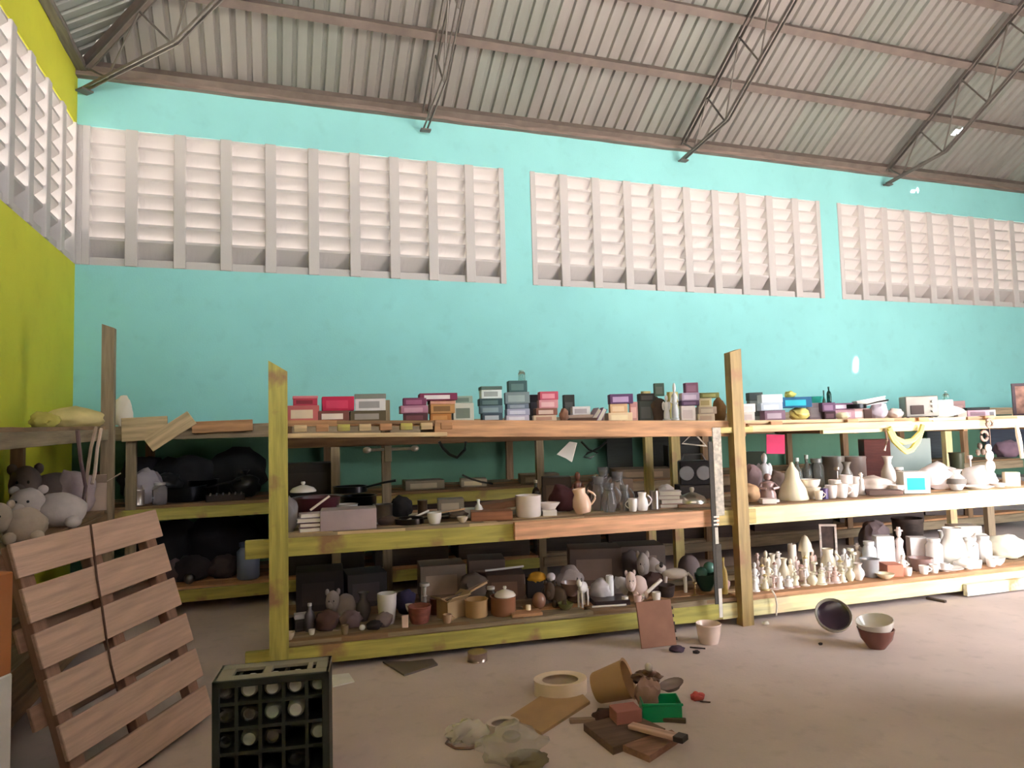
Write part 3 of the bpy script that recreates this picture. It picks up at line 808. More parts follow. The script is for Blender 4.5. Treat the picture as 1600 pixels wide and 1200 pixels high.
T(.42, (BOX, 'black upright carton behind the small white carton', 'box', 889, 17, 42, (54, 56, 54), {'c2': (90, 92, 90)}),)
I(L_(g_books, 'book'), 'violet book leaning against the tan and purple stack', 'book', 'top', 938, None, 36, 7, (126, 100, 134), off=.22, tilt=(0, -1.05), lift=.01)
I(L_(g_books, 'book'), 'mauve grey book leaning beside the violet book', 'book', 'top', 927, None, 36, 7, (150, 128, 140), off=.25, tilt=(0, -.95), lift=.01)
T(.22, (BOX, 'cream carton at the bottom of the tan and purple stack', 'box', 966, 38, 13, (236, 206, 168), {'c2': (250, 226, 190)}),
       (BOX, 'tan carton in the tan and purple stack', 'box', 966, 27, 14, (220, 180, 140), {'c2': (236, 206, 170)}),
       (BOX, 'violet patterned carton on the tan and purple stack', 'box', 970, 36, 15, (96, 64, 104), {'c2': (190, 160, 196)}))
T(.20, (BOX, 'upright salmon carton next to the timber back post', 'box', 990, 12, 30, (198, 146, 140), {'c2': (226, 180, 172)}),)
T(.46, (BOX, 'dark charcoal carton between the two yellow post ends', 'box', 1008, 22, 32, (78, 82, 76), {'c2': (100, 100, 96)}),
       (BOX, 'flat black carton over the charcoal carton', 'box', 1011, 26, 12, (58, 56, 54), {'c2': (90, 86, 84)}))
T(.40, (BAG, 'dark brown sack slumped between the post ends', 'bag', 1030, 24, 40, (84, 66, 56), {'seed': 7}),
       (BOX, 'slim green grey box standing on the dark brown sack', 'box', 1031, 15, 20, (98, 120, 108), {'c2': (130, 140, 130)}))
T(.30, (FIG, 'tall white angel figurine behind the yellow post end', 'figurine', 1042, 14, 42, (236, 228, 226), None, 0),)
T(.50, (FIG, 'white twin figurine behind the second yellow post end', 'figurine', 1055, 15, 62, (238, 232, 230), None, 1),)
T(.20, (BOX, 'white cube carton next to the second yellow post end', 'box', 1074, 22, 24, (244, 230, 228), {'c2': (226, 206, 206)}),
       (BOX, 'dark violet carton on the white cube carton', 'box', 1077, 28, 8, (84, 62, 88), {'c2': (120, 96, 124)}),
       (BOX, 'lilac carton over the dark violet carton', 'box', 1078, 28, 12, (196, 176, 204), {'c2': (226, 210, 230)}),
       (BOX, 'mauve cube on top of the lilac carton', 'box', 1081, 20, 16, (158, 112, 140), {'c2': (176, 130, 156)}))
T(.18, (BOX, 'cream carton at the bottom of the last stack before the tall post', 'box', 1101, 26, 11, (246, 226, 206), {'c2': (230, 200, 180)}),
       (BOX, 'beige carton in the last stack before the tall post', 'box', 1103, 28, 11, (206, 184, 168), {'c2': (236, 220, 204)}),
       (BOX, 'small ivory carton in the last stack before the tall post', 'box', 1101, 20, 14, (240, 226, 190), {'c2': (200, 180, 130)}),
       (BOX, 'flat moss green carton topping the last stack before the tall post', 'box', 1107, 30, 8, (136, 138, 86), {'c2': (180, 180, 120)}))
T(.50, (BAG, 'brown bundle half hidden behind the tall post', 'bundle', 1124, 22, 38, (126, 92, 54), {'seed': 9}),)
T(.24, (BOX, 'lower white carton just past the tall post', 'box', 1166, 22, 13, (248, 236, 232), {'c2': (230, 214, 210)}),
       (BOX, 'upper white carton just past the tall post', 'box', 1166, 24, 13, (250, 240, 238), {'c2': (236, 220, 218)}))
T(.50, (BOX, 'grey box with a dark lid behind the white cartons', 'box', 1180, 20, 44, (140, 146, 144), {'lid': True, 'c2': (84, 92, 90)}),)
T(.22, (BOX, 'mauve grey carton under the pair of pale blue cartons', 'box', 1207, 32, 15, (140, 110, 130), {'c2': (196, 176, 190)}),
       (BOX, 'pale blue carton, lower of the pair', 'box', 1203, 33, 12, (190, 200, 214), {'c2': (226, 232, 240)}),
       (BOX, 'pale blue white carton, upper of the pair', 'box', 1204, 32, 13, (226, 234, 242), {'c2': (200, 214, 226)}))
T(.20, (BAG, 'yellow plastic bag under the blue box', 'bag', 1248, 34, 19, (226, 204, 118), {'kind': 'plastic', 'seed': 3}),
       (BOX, 'turquoise blue carton with navy end lying on the yellow bag', 'box', 1240, 46, 16, (24, 84, 124), {'c2': (40, 170, 190)}),
       (BAG, 'small yellow and green paper flower on the blue carton', 'paper flower', 1236, 18, 10, (216, 214, 120), {'seed': 12}))
T(.32, (BOX, 'pale lilac carton beside the yellow bag', 'box', 1274, 22, 26, (206, 190, 206), {'c2': (236, 226, 236)}),
       (BASIN, 'turquoise plastic dish on the pale lilac carton', 'dish', 1275, 25, 10, (60, 190, 176), {'m': 'plastic'}))
T(.20, (BOX, 'dark maroon cube below the plum carton', 'box', 1295, 17, 12, (70, 44, 50), {'c2': (110, 76, 84)}),
       (BOX, 'plum carton on the dark maroon cube', 'box', 1293, 20, 14, (100, 72, 100), {'c2': (140, 110, 138)}),
       (BOT, 'taller dark green bottle standing on the plum carton', 'bottle', 1297, 7, 25, (40, 96, 88), {'m': 'glass', 'cap': (30, 70, 66)}))
T(.44, (BOT, 'slim green bottle beside the dark green one', 'bottle', 1289, 6, 46, (60, 120, 108), {'m': 'glass', 'cap': (50, 90, 84)}),)
T(.18, (BAG, 'cream paper bag lying at the shelf edge', 'bag', 1316, 24, 11, (248, 228, 190), {'seed': 5}),)
T(.32, (BOX, 'rose pink flat carton behind the cream paper bag', 'box', 1317, 30, 15, (206, 160, 170), {'c2': (236, 196, 204)}),
       (BOX, 'grape coloured flat carton on the rose pink carton', 'box', 1315, 30, 10, (136, 96, 122), {'c2': (220, 206, 220)}))
T(.26, (BOX, 'white and pink carton under the slanting white book', 'box', 1342, 26, 16, (226, 190, 186), {'c2': (250, 230, 228)}),
       (PAN, 'black frying pan lying upside down over the white and pink carton', 'frying pan', 1336, 34, 7, (40, 40, 42)))
I(L_(g_books, 'book'), 'white book lying aslant behind the dark brown block', 'book', 'top', 1360, None, 42, 10, (248, 232, 236), off=.30, tilt=(0, -.16), lift=.12)
T(.20, (BOX, 'dark brown block carton between pink carton and grey cloth', 'box', 1355, 12, 15, (86, 58, 52), {'panel': False}),)
T(.22, (BAG, 'lilac grey cloth bundle on the top shelf', 'bundle', 1373, 28, 24, (200, 186, 196), {'seed': 6}),)
T(.20, (BAG, 'beige paper bag next to the grey toaster oven', 'bag', 1399, 24, 16, (234, 212, 200), {'seed': 8}),)
# toaster oven
def g_oven(w, h):
    r = empty('toaster_oven'); d = w*.7
    MB().box((-w/2, -d/2, h*.05), (w/2, d/2, h), .008).build('casing', mat((168, 162, 154), 'metal', rough=.4, metal=.5), r)
    MB().box((-w*.36, -d/2-.006, h*.18), (w*.05, -d/2, h*.58), .004).build('glass_door', mat((70, 52, 48), 'plastic'), r)
    for i in range(3):
        MB().lathe([(0, 0), (w*.045, 0), (w*.04, .02), (0, .02)], 10, rot=Matrix.Rotation(R(90), 3, 'X'), cx=w*.32, cy=-d/2, cz=h*(.3+.22*i)).build('knob', mat((220, 214, 206), 'metal'), r, True)
    for sx in (-1, 1):
        for sy in (-1, 1): MB().lathe([(0, 0), (.012, 0), (.012, h*.06), (0, h*.06)], 8, cx=sx*w*.42, cy=sy*d*.4).build('foot', mat((40, 40, 40), 'plastic'), r)
    return r
I(g_oven, 'grey metal toaster oven with a dark door on the top shelf', 'toaster oven', 'top', 1436, None, 46, 34, off=.30)
def g_sheet(w, h, c):
    """curled sheet of white paper standing on its edge"""
    b = MB(); n = 10; rows = []
    for i in range(n+1):
        t = i/n; x = -w/2+w*t; y = -.05*math.sin(t*2.6); zt = h*(1-.55*t); zb = .0+h*.30*t*t
        rows.append([b.bm.verts.new(v) for v in ((x, y, zb), (x, y+.012, zb), (x, y+.05, zt), (x, y+.038, zt))])
    for a, c_ in zip(rows, rows[1:]):
        for k in range(4): b.bm.faces.new((a[k], a[(k+1) % 4], c_[(k+1) % 4], c_[k]))
    b.bm.faces.new(rows[0]); b.bm.faces.new(rows[-1])
    return b.build('paper_sheet', mat(c, 'card'), None, True)
I(g_sheet, 'curled white paper sheet pointing away from the toaster oven', 'paper', 'top', 1482, None, 48, 28, (240, 234, 222), off=.18)
T(.5, (BOX, 'pale carton behind the curled white paper', 'box', 1468, 32, 28, (190, 200, 196), {'c2': (150, 190, 184)}),
      (BOT, 'clear glass bottle behind the curled white paper', 'bottle', 1480, 9, 14, (200, 230, 224), {'m': 'glass', 'cap': (200, 220, 220)}))
T(.45, (BOX, 'dull mauve carton beyond the curled paper', 'box', 1495, 20, 26, (150, 116, 112), {'c2': (176, 140, 134)}),)
T(.20, (BOX, 'small beige carton past the tip of the curled paper', 'box', 1502, 13, 10, (220, 196, 180), {'panel': False}),)
T(.24, (BOX, 'pinkish mauve carton with a black lid near the end of the shelf', 'box', 1525, 30, 15, (206, 164, 176), {'lid': True, 'c2': (30, 32, 32)}),)
T(.20, (BOX, 'small white and grey carton next to the black-lidded one', 'box', 1546, 14, 11, (206, 204, 200), {'c2': (120, 116, 116)}),)
T(.26, (SLAB, 'short dark green slat near the end of the shelf', 'slat', 1566, 24, 4, (60, 72, 54), .05),)
I(FRAME, 'dark maroon framed picture standing at the end of the top shelf', 'picture frame', 'top', 1604, None, 34, 52, (58, 34, 44), (150, 110, 96), off=.3)

# ================================================================== goods on the middle shelf, bay beside the leaning pallet
def Mi(make, label, cat, px, py, w, h, *a, **k): return I(make, label, cat, 'mid', px, py, w, h, *a, **k)
Mi(BAG, 'grey plastic sack propped against the sawn-off post', 'bag', 452, 828, 28, 52, (128, 122, 124), 'plastic', 2, off=.12)
for i, (c, dx) in enumerate((((196, 176, 182), 0), ((120, 84, 92), 2), ((226, 214, 216), -2), ((206, 190, 196), 1))):
    Mi(BOOK, ('lilac grey', 'dull maroon', 'white', 'pale mauve')[i]+' magazine in the pile beside the lilac carton', 'magazine', 486+dx, 826, 36, 6, c, off=.12, lift=.031*i, group='magazines beside the lilac carton')
Mi(BOX, 'lilac grey flat carton at the front of the middle shelf', 'box', 545, 826, 84, 31, (176, 156, 160), off=.14, d=.22, panel=False)
Mi(BASIN, 'large maroon plastic basin behind the lilac carton', 'basin', 496, 812, 74, 44, (92, 44, 54), 'plastic', off=.42)
Mi(POT, 'white enamel pot behind the lilac carton', 'pot', 541, 810, 36, 30, (206, 198, 194), 'ceramic', off=.40)
Mi(POT, 'black cooking pot on the dark pile at the back', 'pot', 560, 803, 56, 34, (28, 26, 28), 'metal', off=.72)
Mi(PAN, 'black frying pan with a bright highlight on the black cooking pot', 'frying pan', 548, 803, 52, 10, (36, 34, 36), off=.72, lift=.19)
Mi(LID, 'white enamel lid resting over the maroon basin', 'pot lid', 474, 806, 40, 16, (214, 206, 200), off=.42, lift=.235)
Mi(BAG, 'black cloth bag slumped near the grey back post', 'bag', 627, 812, 38, 34, (24, 20, 22), 'cloth', 5, off=.55)
Mi(ROD, 'silver tube lying among the dark pans', 'tube', 607, 818, 40, 3, (196, 190, 182), 'metal', off=.22)
Mi(ROD, 'white plastic tube slanting towards the white cup', 'tube', 652, 818, 44, 12, (226, 214, 204), 'plastic', off=.30, rz=.5)
Mi(PAN, 'dark frying pan lying at the front beside the white cup', 'frying pan', 640, 826, 46, 9, (58, 50, 48), off=.18)
Mi(CUP, 'white plastic cup at the front edge of the middle shelf', 'cup', 679, 822, 23, 17, (238, 228, 222), off=.10)
Mi(PLATE, 'grey plate behind the white cup, lower of two', 'plate', 692, 812, 42, 5, (150, 138, 130), off=.38)
Mi(PLATE, 'pale grey plate lying on the lower grey plate', 'plate', 690, 812, 38, 5, (176, 164, 154), off=.38, lift=.022)
Mi(BOX, 'grey white plastic base of a kitchen scale', 'kitchen scale', 738, 808, 34, 14, (190, 182, 176), off=.32, kind='plastic', panel=False)
Mi(BOT, 'white plastic bottle standing by the grey scale', 'bottle', 748, 806, 13, 30, (228, 222, 218), 'plastic', off=.22, cap=(240, 236, 232))
Mi(SLAB, 'reddish brown wooden board lying at the front', 'board', 768, 816, 64, 14, (160, 104, 74), .16, off=.14)
Mi(SLAB, 'brown wooden board tilted up against the large white pot', 'board', 778, 806, 66, 10, (140, 96, 74), .2, off=.38, tilt=(0, -.12), lift=.05)
Mi(POT, 'large white enamel pot at the front of the middle shelf', 'pot', 826, 808, 40, 33, (240, 226, 220), 'ceramic', off=.18, hand=0, band=None)
Mi(BOX, 'small white box beside the large white pot', 'box', 858, 804, 22, 9, (226, 214, 208), off=.16, panel=False)
Mi(L_(g_lathe, 'plate', 'serving_dish'), 'white oval serving dish resting on the small white box', 'dish', 858, 804, 36, 10, (224, 210, 204), off=.18, lift=.045, sy=.7)
Mi(BAG, 'dark maroon cloth bag between white pot and peach jug', 'bag', 880, 806, 46, 40, (70, 30, 34), 'cloth', 11, off=.36)
Mi(JUG, 'peach coloured jug leaning towards the white pot', 'jug', 912, 804, 30, 38, (236, 196, 170), off=.14, hand=1, tilt=(0, -.18), lift=.008)
Mi(FIG, 'brown carved wooden figure standing behind the peach jug', 'carving', 904, 796, 26, 56, (120, 72, 56), None, 1, off=.55)
G_g = 'clear glass jugs at the middle of the rack'
for i, (px, off, w, h) in enumerate(((936, .30, 26, 52), (952, .16, 24, 44), (966, .36, 26, 56), (976, .18, 20, 40), (944, .55, 24, 60))):
    Mi(JUG, ('first', 'second', 'third', 'fourth', 'rearmost')[i]+' clear glass jug to the side of the peach jug', 'glass jug', px, None, w, h, (200, 196, 198), 'glass', off=off, hand=(1 if i % 2 else -1), group=G_g)
Mi(CUP, 'small white mug next to the glass jugs', 'mug', 989, 798, 15, 20, (240, 230, 226), off=.10, hand=-1)
Mi(JUG, 'white milk jug between the white mug and the grey can', 'jug', 1004, 798, 19, 28, (248, 238, 234), off=.12, hand=1)
Mi(TIN, 'tall grey can beside the white milk jug', 'tin can', 1023, 796, 15, 29, (170, 156, 152), 'metal', off=.14)
for i, c in enumerate(((170, 130, 116), (214, 196, 190), (190, 168, 164), (224, 212, 208))):
    Mi(BOOK, ('brown', 'cream', 'dove grey', 'ivory')[i]+' magazine in the pile next to the tall grey can', 'magazine', 1045+(i % 2)*2, 792, 34, 6, c, off=.22, lift=.032*i, group='magazines next to the grey can')
Mi(SLAB, 'thin brown tray under the silver dish', 'tray', 1080, 792, 52, 5, (150, 116, 92), .22, off=.20)
Mi(L_(g_lathe, 'lid', 'dish_cover'), 'polished silver dish cover on the thin brown tray', 'dish cover', 1082, 792, 46, 24, (206, 198, 186), 'metal', off=.20, lift=.026)
def g_radio(w, h):
    r = empty('radio'); d = w*.5
    MB().box((-w/2, -d/2, 0), (w/2, d/2, h), .01).build('casing', mat((36, 32, 34), 'plastic'), r)
    for s in (-1, 1):
        MB().lathe([(0, 0), (h*.30, 0), (h*.28, .01), (0, .012)], 16, rot=Matrix.Rotation(R(90), 3, 'X'), cx=s*w*.28, cy=-d/2, cz=h*.5).build('speaker', mat((206, 204, 210), 'metal'), r, True)
    MB().tube([(-w*.4, 0, h), (-w*.3, 0, h*1.25), (w*.3, 0, h*1.25), (w*.4, 0, h)], .008, 6).build('handle', mat((150, 146, 144), 'metal'), r, True)
    return r
Mi(g_radio, 'black radio with two silver speakers behind the dish cover', 'radio', 1086, 788, 46, 38, off=.75, lift=.11)
Mi(BOX, 'dark crate carrying the black radio', 'crate', 1086, 788, 54, 20, (56, 44, 38), off=.75, kind='wood', panel=False)

# ------------------------------------------------------------------ middle shelf, bay beyond the tall post
Mi(BAG, 'brown paper bag beside the tall yellow post', 'bag', 1172, 786, 34, 28, (190, 150, 112), 'card', 3, off=.20)
Mi(BAG, 'mauve grey cushion behind the brown paper bag', 'cushion', 1176, 780, 36, 50, (140, 116, 116), 'cloth', 4, off=.55)
Mi(BOX, 'dark green crate against the back of the shelf', 'crate', 1180, 776, 30, 64, (48, 58, 46), off=.85, kind='plastic', panel=False)
Mi(FIG, 'shiny white figurine above the mauve bust', 'figurine', 1197, 778, 26, 66, (226, 224, 226), None, 0, off=.62)
Mi(FIG, 'mauve bust with a white collar at the front of the shelf', 'bust', 1201, 787, 34, 44, (158, 130, 126), (240, 226, 220), 1, off=.18)
Mi(BOX, 'small pinkish white box at the foot of the mauve bust', 'box', 1200, 789, 22, 8, (244, 226, 218), off=.06, panel=False)
Mi(FUN, 'large cream lamp base shaped like a bell', 'lamp base', 1240, 786, 46, 58, (240, 226, 196), off=.20)
Mi(BAG, 'brown cloth pouch behind the cream lamp base', 'pouch', 1216, 782, 28, 40, (120, 98, 88), 'cloth', 8, off=.5)
Mi(L_(g_lathe, 'bowl', 'bowl'), 'white bowl resting on another bowl beside the lamp base', 'bowl', 1268, 784, 30, 16, (236, 226, 214), off=.18, lift=.075)
Mi(BOWL, 'cream bowl under the white bowl beside the lamp base', 'bowl', 1269, 784, 28, 18, (226, 210, 190), off=.18)
Mi(BOT, 'clear bottle with a pale shoulder behind the bowls', 'bottle', 1248, 778, 16, 56, (220, 226, 220), 'glass', off=.55, cap=(214, 226, 220))
Mi(BOT, 'tall clear bottle next to the grey storage tub', 'bottle', 1263, 778, 15, 58, (206, 214, 206), 'glass', off=.62, cap=(200, 206, 200))
Mi(JAR, 'glass storage jar with grey lid behind the bowls', 'jar', 1278, 776, 22, 52, (190, 196, 190), 'glass', off=.62, cap=(120, 124, 120))
Mi(TIN, 'small deep purple tin at the front', 'tin can', 1288, 782, 13, 16, (66, 44, 100), 'plastic', off=.12)
Mi(STAND, 'slender grey candlestick behind the white cups', 'candlestick', 1310, 778, 13, 40, (176, 160, 152), 'metal', off=.45)
G_c = 'white cups heaped on the middle shelf'
for i, (px, off, w, h, lift) in enumerate(((1300, .14, 18, 20, 0), (1316, .12, 20, 22, 0), (1333, .13, 19, 20, 0), (1306, .30, 18, 24, 0), (1324, .32, 20, 30, 0), (1340, .34, 18, 26, 0))):
    Mi(CUP, ('first', 'second', 'third')[i % 3]+' white ceramic cup in the '+('front' if i < 3 else 'rear')+' row past the purple tin', 'cup', px, None, w, h, (246, 232, 224), off=off, hand=(1 if i % 2 else -1), group=G_c)
Mi(TIN, 'wide grey storage tub behind the candlestick', 'tub', 1305, 774, 34, 50, (122, 112, 102), 'plastic', off=.80)
Mi(TIN, 'mauve grey storage tub beside the dark red cabinet', 'tub', 1338, 772, 34, 48, (150, 132, 126), 'plastic', off=.80)
Mi(BOX, 'tall dark red cabinet box at the back of the shelf', 'cabinet', 1370, 770, 38, 72, (96, 44, 38), off=.84, kind='wood', panel=False)
Mi(VASE, 'white bulbous vase in front of the dark red cabinet', 'vase', 1390, 772, 22, 52, (240, 226, 216), off=.45)
Mi(BAG, 'heap of crumpled white cloth behind the brown tray', 'cloth', 1366, 774, 62, 26, (240, 222, 212), 'cloth', 9, off=.30)
Mi(SLAB, 'dark brown wooden tray at the front below the white cloth', 'tray', 1380, 772, 48, 8, (110, 84, 74), .16, off=.13)
Mi(BOX, 'white carton with a teal picture on its front', 'box', 1428, 774, 38, 33, (244, 240, 238), off=.14, c2=(40, 186, 176))
Mi(BAG, 'large white plastic bag next to the teal-printed carton', 'bag', 1468, 772, 54, 42, (246, 238, 238), 'plastic', 10, off=.26)
Mi(VASE, 'white pot with dark painted flowers', 'pot', 1495, 768, 28, 32, (236, 230, 226), off=.14, band=(110, 104, 98))
Mi(BAG, 'white plastic bag beyond the painted pot', 'bag', 1532, 768, 52, 32, (248, 240, 236), 'plastic', 13, off=.26)
Mi(BOX, 'cream box at the far end of the middle shelf', 'box', 1581, 762, 20, 22, (246, 234, 206), off=.14, panel=False)
Mi(PLATE, 'white plate leaning flat beside the cream box', 'plate', 1560, 764, 26, 6, (246, 238, 232), off=.15)
Mi(STAND, 'white candlestick rising behind the plastic bags', 'candlestick', 1519, 764, 10, 44, (240, 232, 228), off=.5)
Mi(BASIN, 'dark green plant pot behind the plastic bags', 'plant pot', 1498, 764, 22, 46, (70, 74, 56), 'plastic', off=.7)
Mi(SLAB, 'blue grey panel standing at the back of the shelf', 'panel', 1425, 765, 62, 68, (120, 140, 134), .03, 'plastic', off=.92)

# ================================================================== lower shelf, bay beside the leaning pallet
def Lo(make, label, cat, px, py, w, h, *a, **k): return I(make, label, cat, 'low', px, py, w, h, *a, **k)
Lo(BOWL, 'tiny cream bowl on the front plank by the sawn-off post', 'bowl', 452, 990, 17, 12, (226, 206, 176), off=.05)
Lo(TIN, 'low grey tin behind the tiny cream bowl', 'tin can', 452, 975, 20, 20, (90, 82, 72), 'metal', off=.30)
Lo(BOX, 'dark box with a pale grey top beside the grey bottle', 'box', 471, 975, 20, 26, (60, 52, 54), off=.25, lid=True, c2=(176, 168, 168))
Lo(BOT, 'grey plastic bottle with white cap', 'bottle', 484, 976, 16, 42, (100, 92, 100), 'plastic', off=.22, cap=(206, 198, 196))
Lo(CUP, 'tiny white cup at the foot of the grey bottle', 'cup', 487, 980, 10, 8, (226, 216, 206), off=.12)
Lo(BAG, 'brown cloth bag on the lower shelf near the sawn-off post', 'bag', 511, 985, 42, 30, (88, 62, 58), 'cloth', 14, off=.2)
Lo(PLUSH, 'grey plush toy sitting on the brown cloth bag', 'plush toy', 532, 978, 50, 48, (158, 144, 140), 3, off=.42)
Lo(BAG, 'mauve cloth bundle in front of the plush toy', 'bundle', 548, 980, 36, 26, (110, 88, 90), 'cloth', 15, off=.2)
Lo(VASE, 'dark grey vase between the plush toy and white bucket', 'vase', 568, 974, 24, 44, (90, 84, 86), off=.34)
Lo(L_(g_lathe, 'ball', 'light_bulb'), 'small white bulb lying before the dark grey vase', 'light bulb', 566, 984, 10, 9, (240, 234, 230), off=.1)
Lo(CUP, 'small tan cup on the front plank', 'cup', 539, 990, 12, 14, (150, 128, 104), off=.05)
Lo(L_(g_lathe, 'cup', 'bucket'), 'white plastic bucket on the lower shelf', 'bucket', 605, 972, 30, 46, (222, 214, 210), 'plastic', off=.22)
Lo(BAG, 'grey cloth hanging in folds around the white bucket', 'cloth', 600, 978, 30, 22, (130, 112, 110), 'cloth', 16, off=.14)
Lo(BAG, 'navy blue cloth bag beside the white bucket', 'bag', 634, 968, 34, 38, (52, 46, 78), 'cloth', 17, off=.42)
Lo(BOWL, 'small white bowl in front of the navy bag', 'bowl', 640, 976, 13, 12, (226, 210, 206), off=.26, lift=.05)
Lo(BOX, 'pinkish white block standing by the ribbed basket', 'box', 633, 981, 10, 18, (226, 192, 176), off=.07, panel=False)
Lo(BASKET, 'ribbed red brown basket on the lower shelf', 'basket', 656, 980, 36, 26, (140, 78, 66), 'wood', off=.16)
Lo(STAND, 'white plastic stand behind the ribbed basket', 'stand', 664, 965, 24, 40, (206, 196, 186), 'plastic', off=.5)
Lo(CARTON, 'open tan carton tipped beside the ribbed basket', 'open carton', 706, 976, 38, 28, (176, 146, 108), off=.22, rz=.6)
Lo(POT, 'tan clay pot holding two sticks', 'pot', 745, 974, 36, 26, (196, 156, 110), 'matte', off=.18)
for i, (dx, t) in enumerate(((-4, -.9), (6, -.75))):
    Lo(ROD, ('long brown', 'short pale')[i]+' stick lying across the tan clay pot', 'stick', 735+dx, 968, (74, 44)[i], 20, ((130, 104, 84), (216, 176, 140))[i], 'wood', off=.3, rz=.35-.3*i, lift=.10)
Lo(POT, 'dark brown casserole with a white base near the middle of the lower shelf', 'casserole', 787, 972, 40, 28, (160, 110, 84), 'ceramic', off=.16)
Lo(LID, 'white lid upside down on the dark brown casserole', 'pot lid', 790, 972, 34, 15, (236, 222, 214), off=.16, lift=.125)
Lo(JAR, 'glass jar with chrome lid beside the casserole', 'jar', 768, 968, 16, 36, (150, 134, 122), 'glass', off=.3, cap=(206, 196, 186))
Lo(ROD, 'long white plastic rod lying behind the casserole', 'rod', 790, 952, 62, 2, (236, 230, 228), 'plastic', off=.62, lift=.21)
Lo(BOX, 'brown carton under the long white rod', 'box', 790, 952, 58, 38, (92, 68, 56), off=.66, d=.25)
Lo(CANDLE, 'short cream candle on the lower shelf', 'candle', 826, 966, 8, 13, (246, 224, 190), 'matte', off=.12)
Lo(SLAB, 'small tan plank under the cream candle and brown ball', 'plank', 822, 972, 48, 5, (190, 140, 100), .12, off=.09)
Lo(BALL, 'shiny brown round ornament beside the cream candle', 'ornament', 843, 966, 22, 26, (150, 110, 94), off=.2)
Lo(BAG, 'mustard yellow folded cloth behind the brown ornament', 'cloth', 841, 945, 32, 18, (206, 146, 40), 'cloth', 18, off=.55, lift=.1)
Lo(BOX, 'black carton under the mustard cloth', 'box', 845, 945, 44, 26, (40, 32, 32), off=.58, panel=False)
Lo(BALL, 'white foam ball next to the mustard cloth', 'ball', 862, 945, 14, 14, (230, 214, 212), 'matte', off=.5, lift=.12)
Lo(PLUSH, 'dark brown plush bear on the lower shelf', 'plush toy', 868, 962, 38, 40, (78, 60, 46), 5, off=.22)
Lo(BOWL, 'mauve bowl next to the dark brown plush bear', 'bowl', 894, 958, 34, 20, (150, 120, 116), off=.26, lift=.06)
Lo(BAG, 'grey white plush cushion behind the mauve bowl', 'cushion', 893, 950, 44, 44, (176, 160, 156), 'cloth', 20, off=.5)
Lo(L_(g_dog, 'animal_figurine'), 'white long-legged animal figurine leaning on the mauve bowl', 'figurine', 912, 958, 36, 46, (232, 222, 218), off=.16, rz=.9)
Lo(BOWL, 'green glass bowl lying at the feet of the animal figurine', 'bowl', 884, 962, 26, 10, (120, 120, 76), off=.12)
Lo(SLAB, 'black tray with a white front rail', 'tray', 952, 948, 56, 8, (50, 36, 38), .2, 'plastic', off=.18)
Lo(ROD, 'white rod along the front of the black tray', 'rod', 952, 950, 54, 1, (236, 222, 214), 'plastic', off=.06, rz=0)
Lo(BAG, 'clear plastic bag of small parts on the black tray', 'bag', 940, 946, 36, 34, (190, 180, 182), 'plastic', 21, off=.26)
Lo(L_(g_lathe, 'candle', 'spray_can'), 'white spray can among the plastic bags', 'spray can', 954, 946, 12, 40, (238, 232, 232), 'plastic', off=.24)
Lo(BAG, 'white cloth bundle beside the spray can', 'bundle', 970, 944, 28, 30, (206, 196, 196), 'cloth', 22, off=.34)
Lo(PLUSH, 'pinkish white plush doll next to the white cloth bundle', 'plush toy', 994, 942, 38, 44, (222, 196, 188), 7, off=.22)
Lo(TIN, 'small white tin at the end of the white rod', 'tin can', 977, 946, 11, 12, (236, 224, 214), off=.1)
Lo(ROD, 'white bone-shaped rod with round end, lying on the lower shelf', 'rod', 1018, 944, 40, 24, (236, 222, 216), 'plastic', off=.18, rz=.4, r_=.014)
Lo(CUP, 'white cup tipped on its side by the bone-shaped rod', 'cup', 1026, 944, 14, 14, (240, 228, 222), off=.1)
Lo(BAG, 'dark maroon cloth behind the bone-shaped rod', 'cloth', 1022, 936, 44, 28, (84, 60, 58), 'cloth', 23, off=.4)
Lo(PLUSH, 'white and black plush puppy in the middle of the toys', 'plush toy', 1016, 930, 44, 54, (226, 212, 208), 9, off=.55)
Lo(DOG, 'white standing animal figurine near the green glass bowl', 'figurine', 1056, 934, 60, 44, (236, 222, 214), off=.32, rz=-.2)
Lo(BASKET, 'small dark basket under the standing animal figurine', 'basket', 1042, 936, 26, 18, (70, 54, 50), 'wood', off=.2)
Lo(BALL, 'grey round cushion behind the standing animal figurine', 'cushion', 1078, 924, 34, 40, (124, 108, 106), 'cloth', off=.62)
Lo(BOWL, 'large dark green glass bowl at the end of the bay', 'bowl', 1104, 930, 36, 26, (36, 66, 58), 'ceramic', off=.26)
Lo(BALL, 'green glass ball, nearer one in the green bowl', 'glass ball', 1098, 930, 18, 18, (70, 110, 96), off=.24, lift=.10)
Lo(BALL, 'green glass ball, farther one in the green bowl', 'glass ball', 1110, 930, 18, 18, (80, 120, 104), off=.30, lift=.12)
# cartons at the back of the lower shelf, in the dark
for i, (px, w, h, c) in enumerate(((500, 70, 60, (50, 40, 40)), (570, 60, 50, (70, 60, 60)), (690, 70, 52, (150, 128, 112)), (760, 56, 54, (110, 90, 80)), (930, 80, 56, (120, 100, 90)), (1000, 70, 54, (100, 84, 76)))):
    Lo(BOX, ('black', 'charcoal', 'pale beige', 'greyish brown', 'dull tan', 'umber')[i]+' carton in the dark at the back of the lower shelf', 'box', px, None, w, h, c, off=.86, d=.28, group='cartons at the back of the lower shelf')

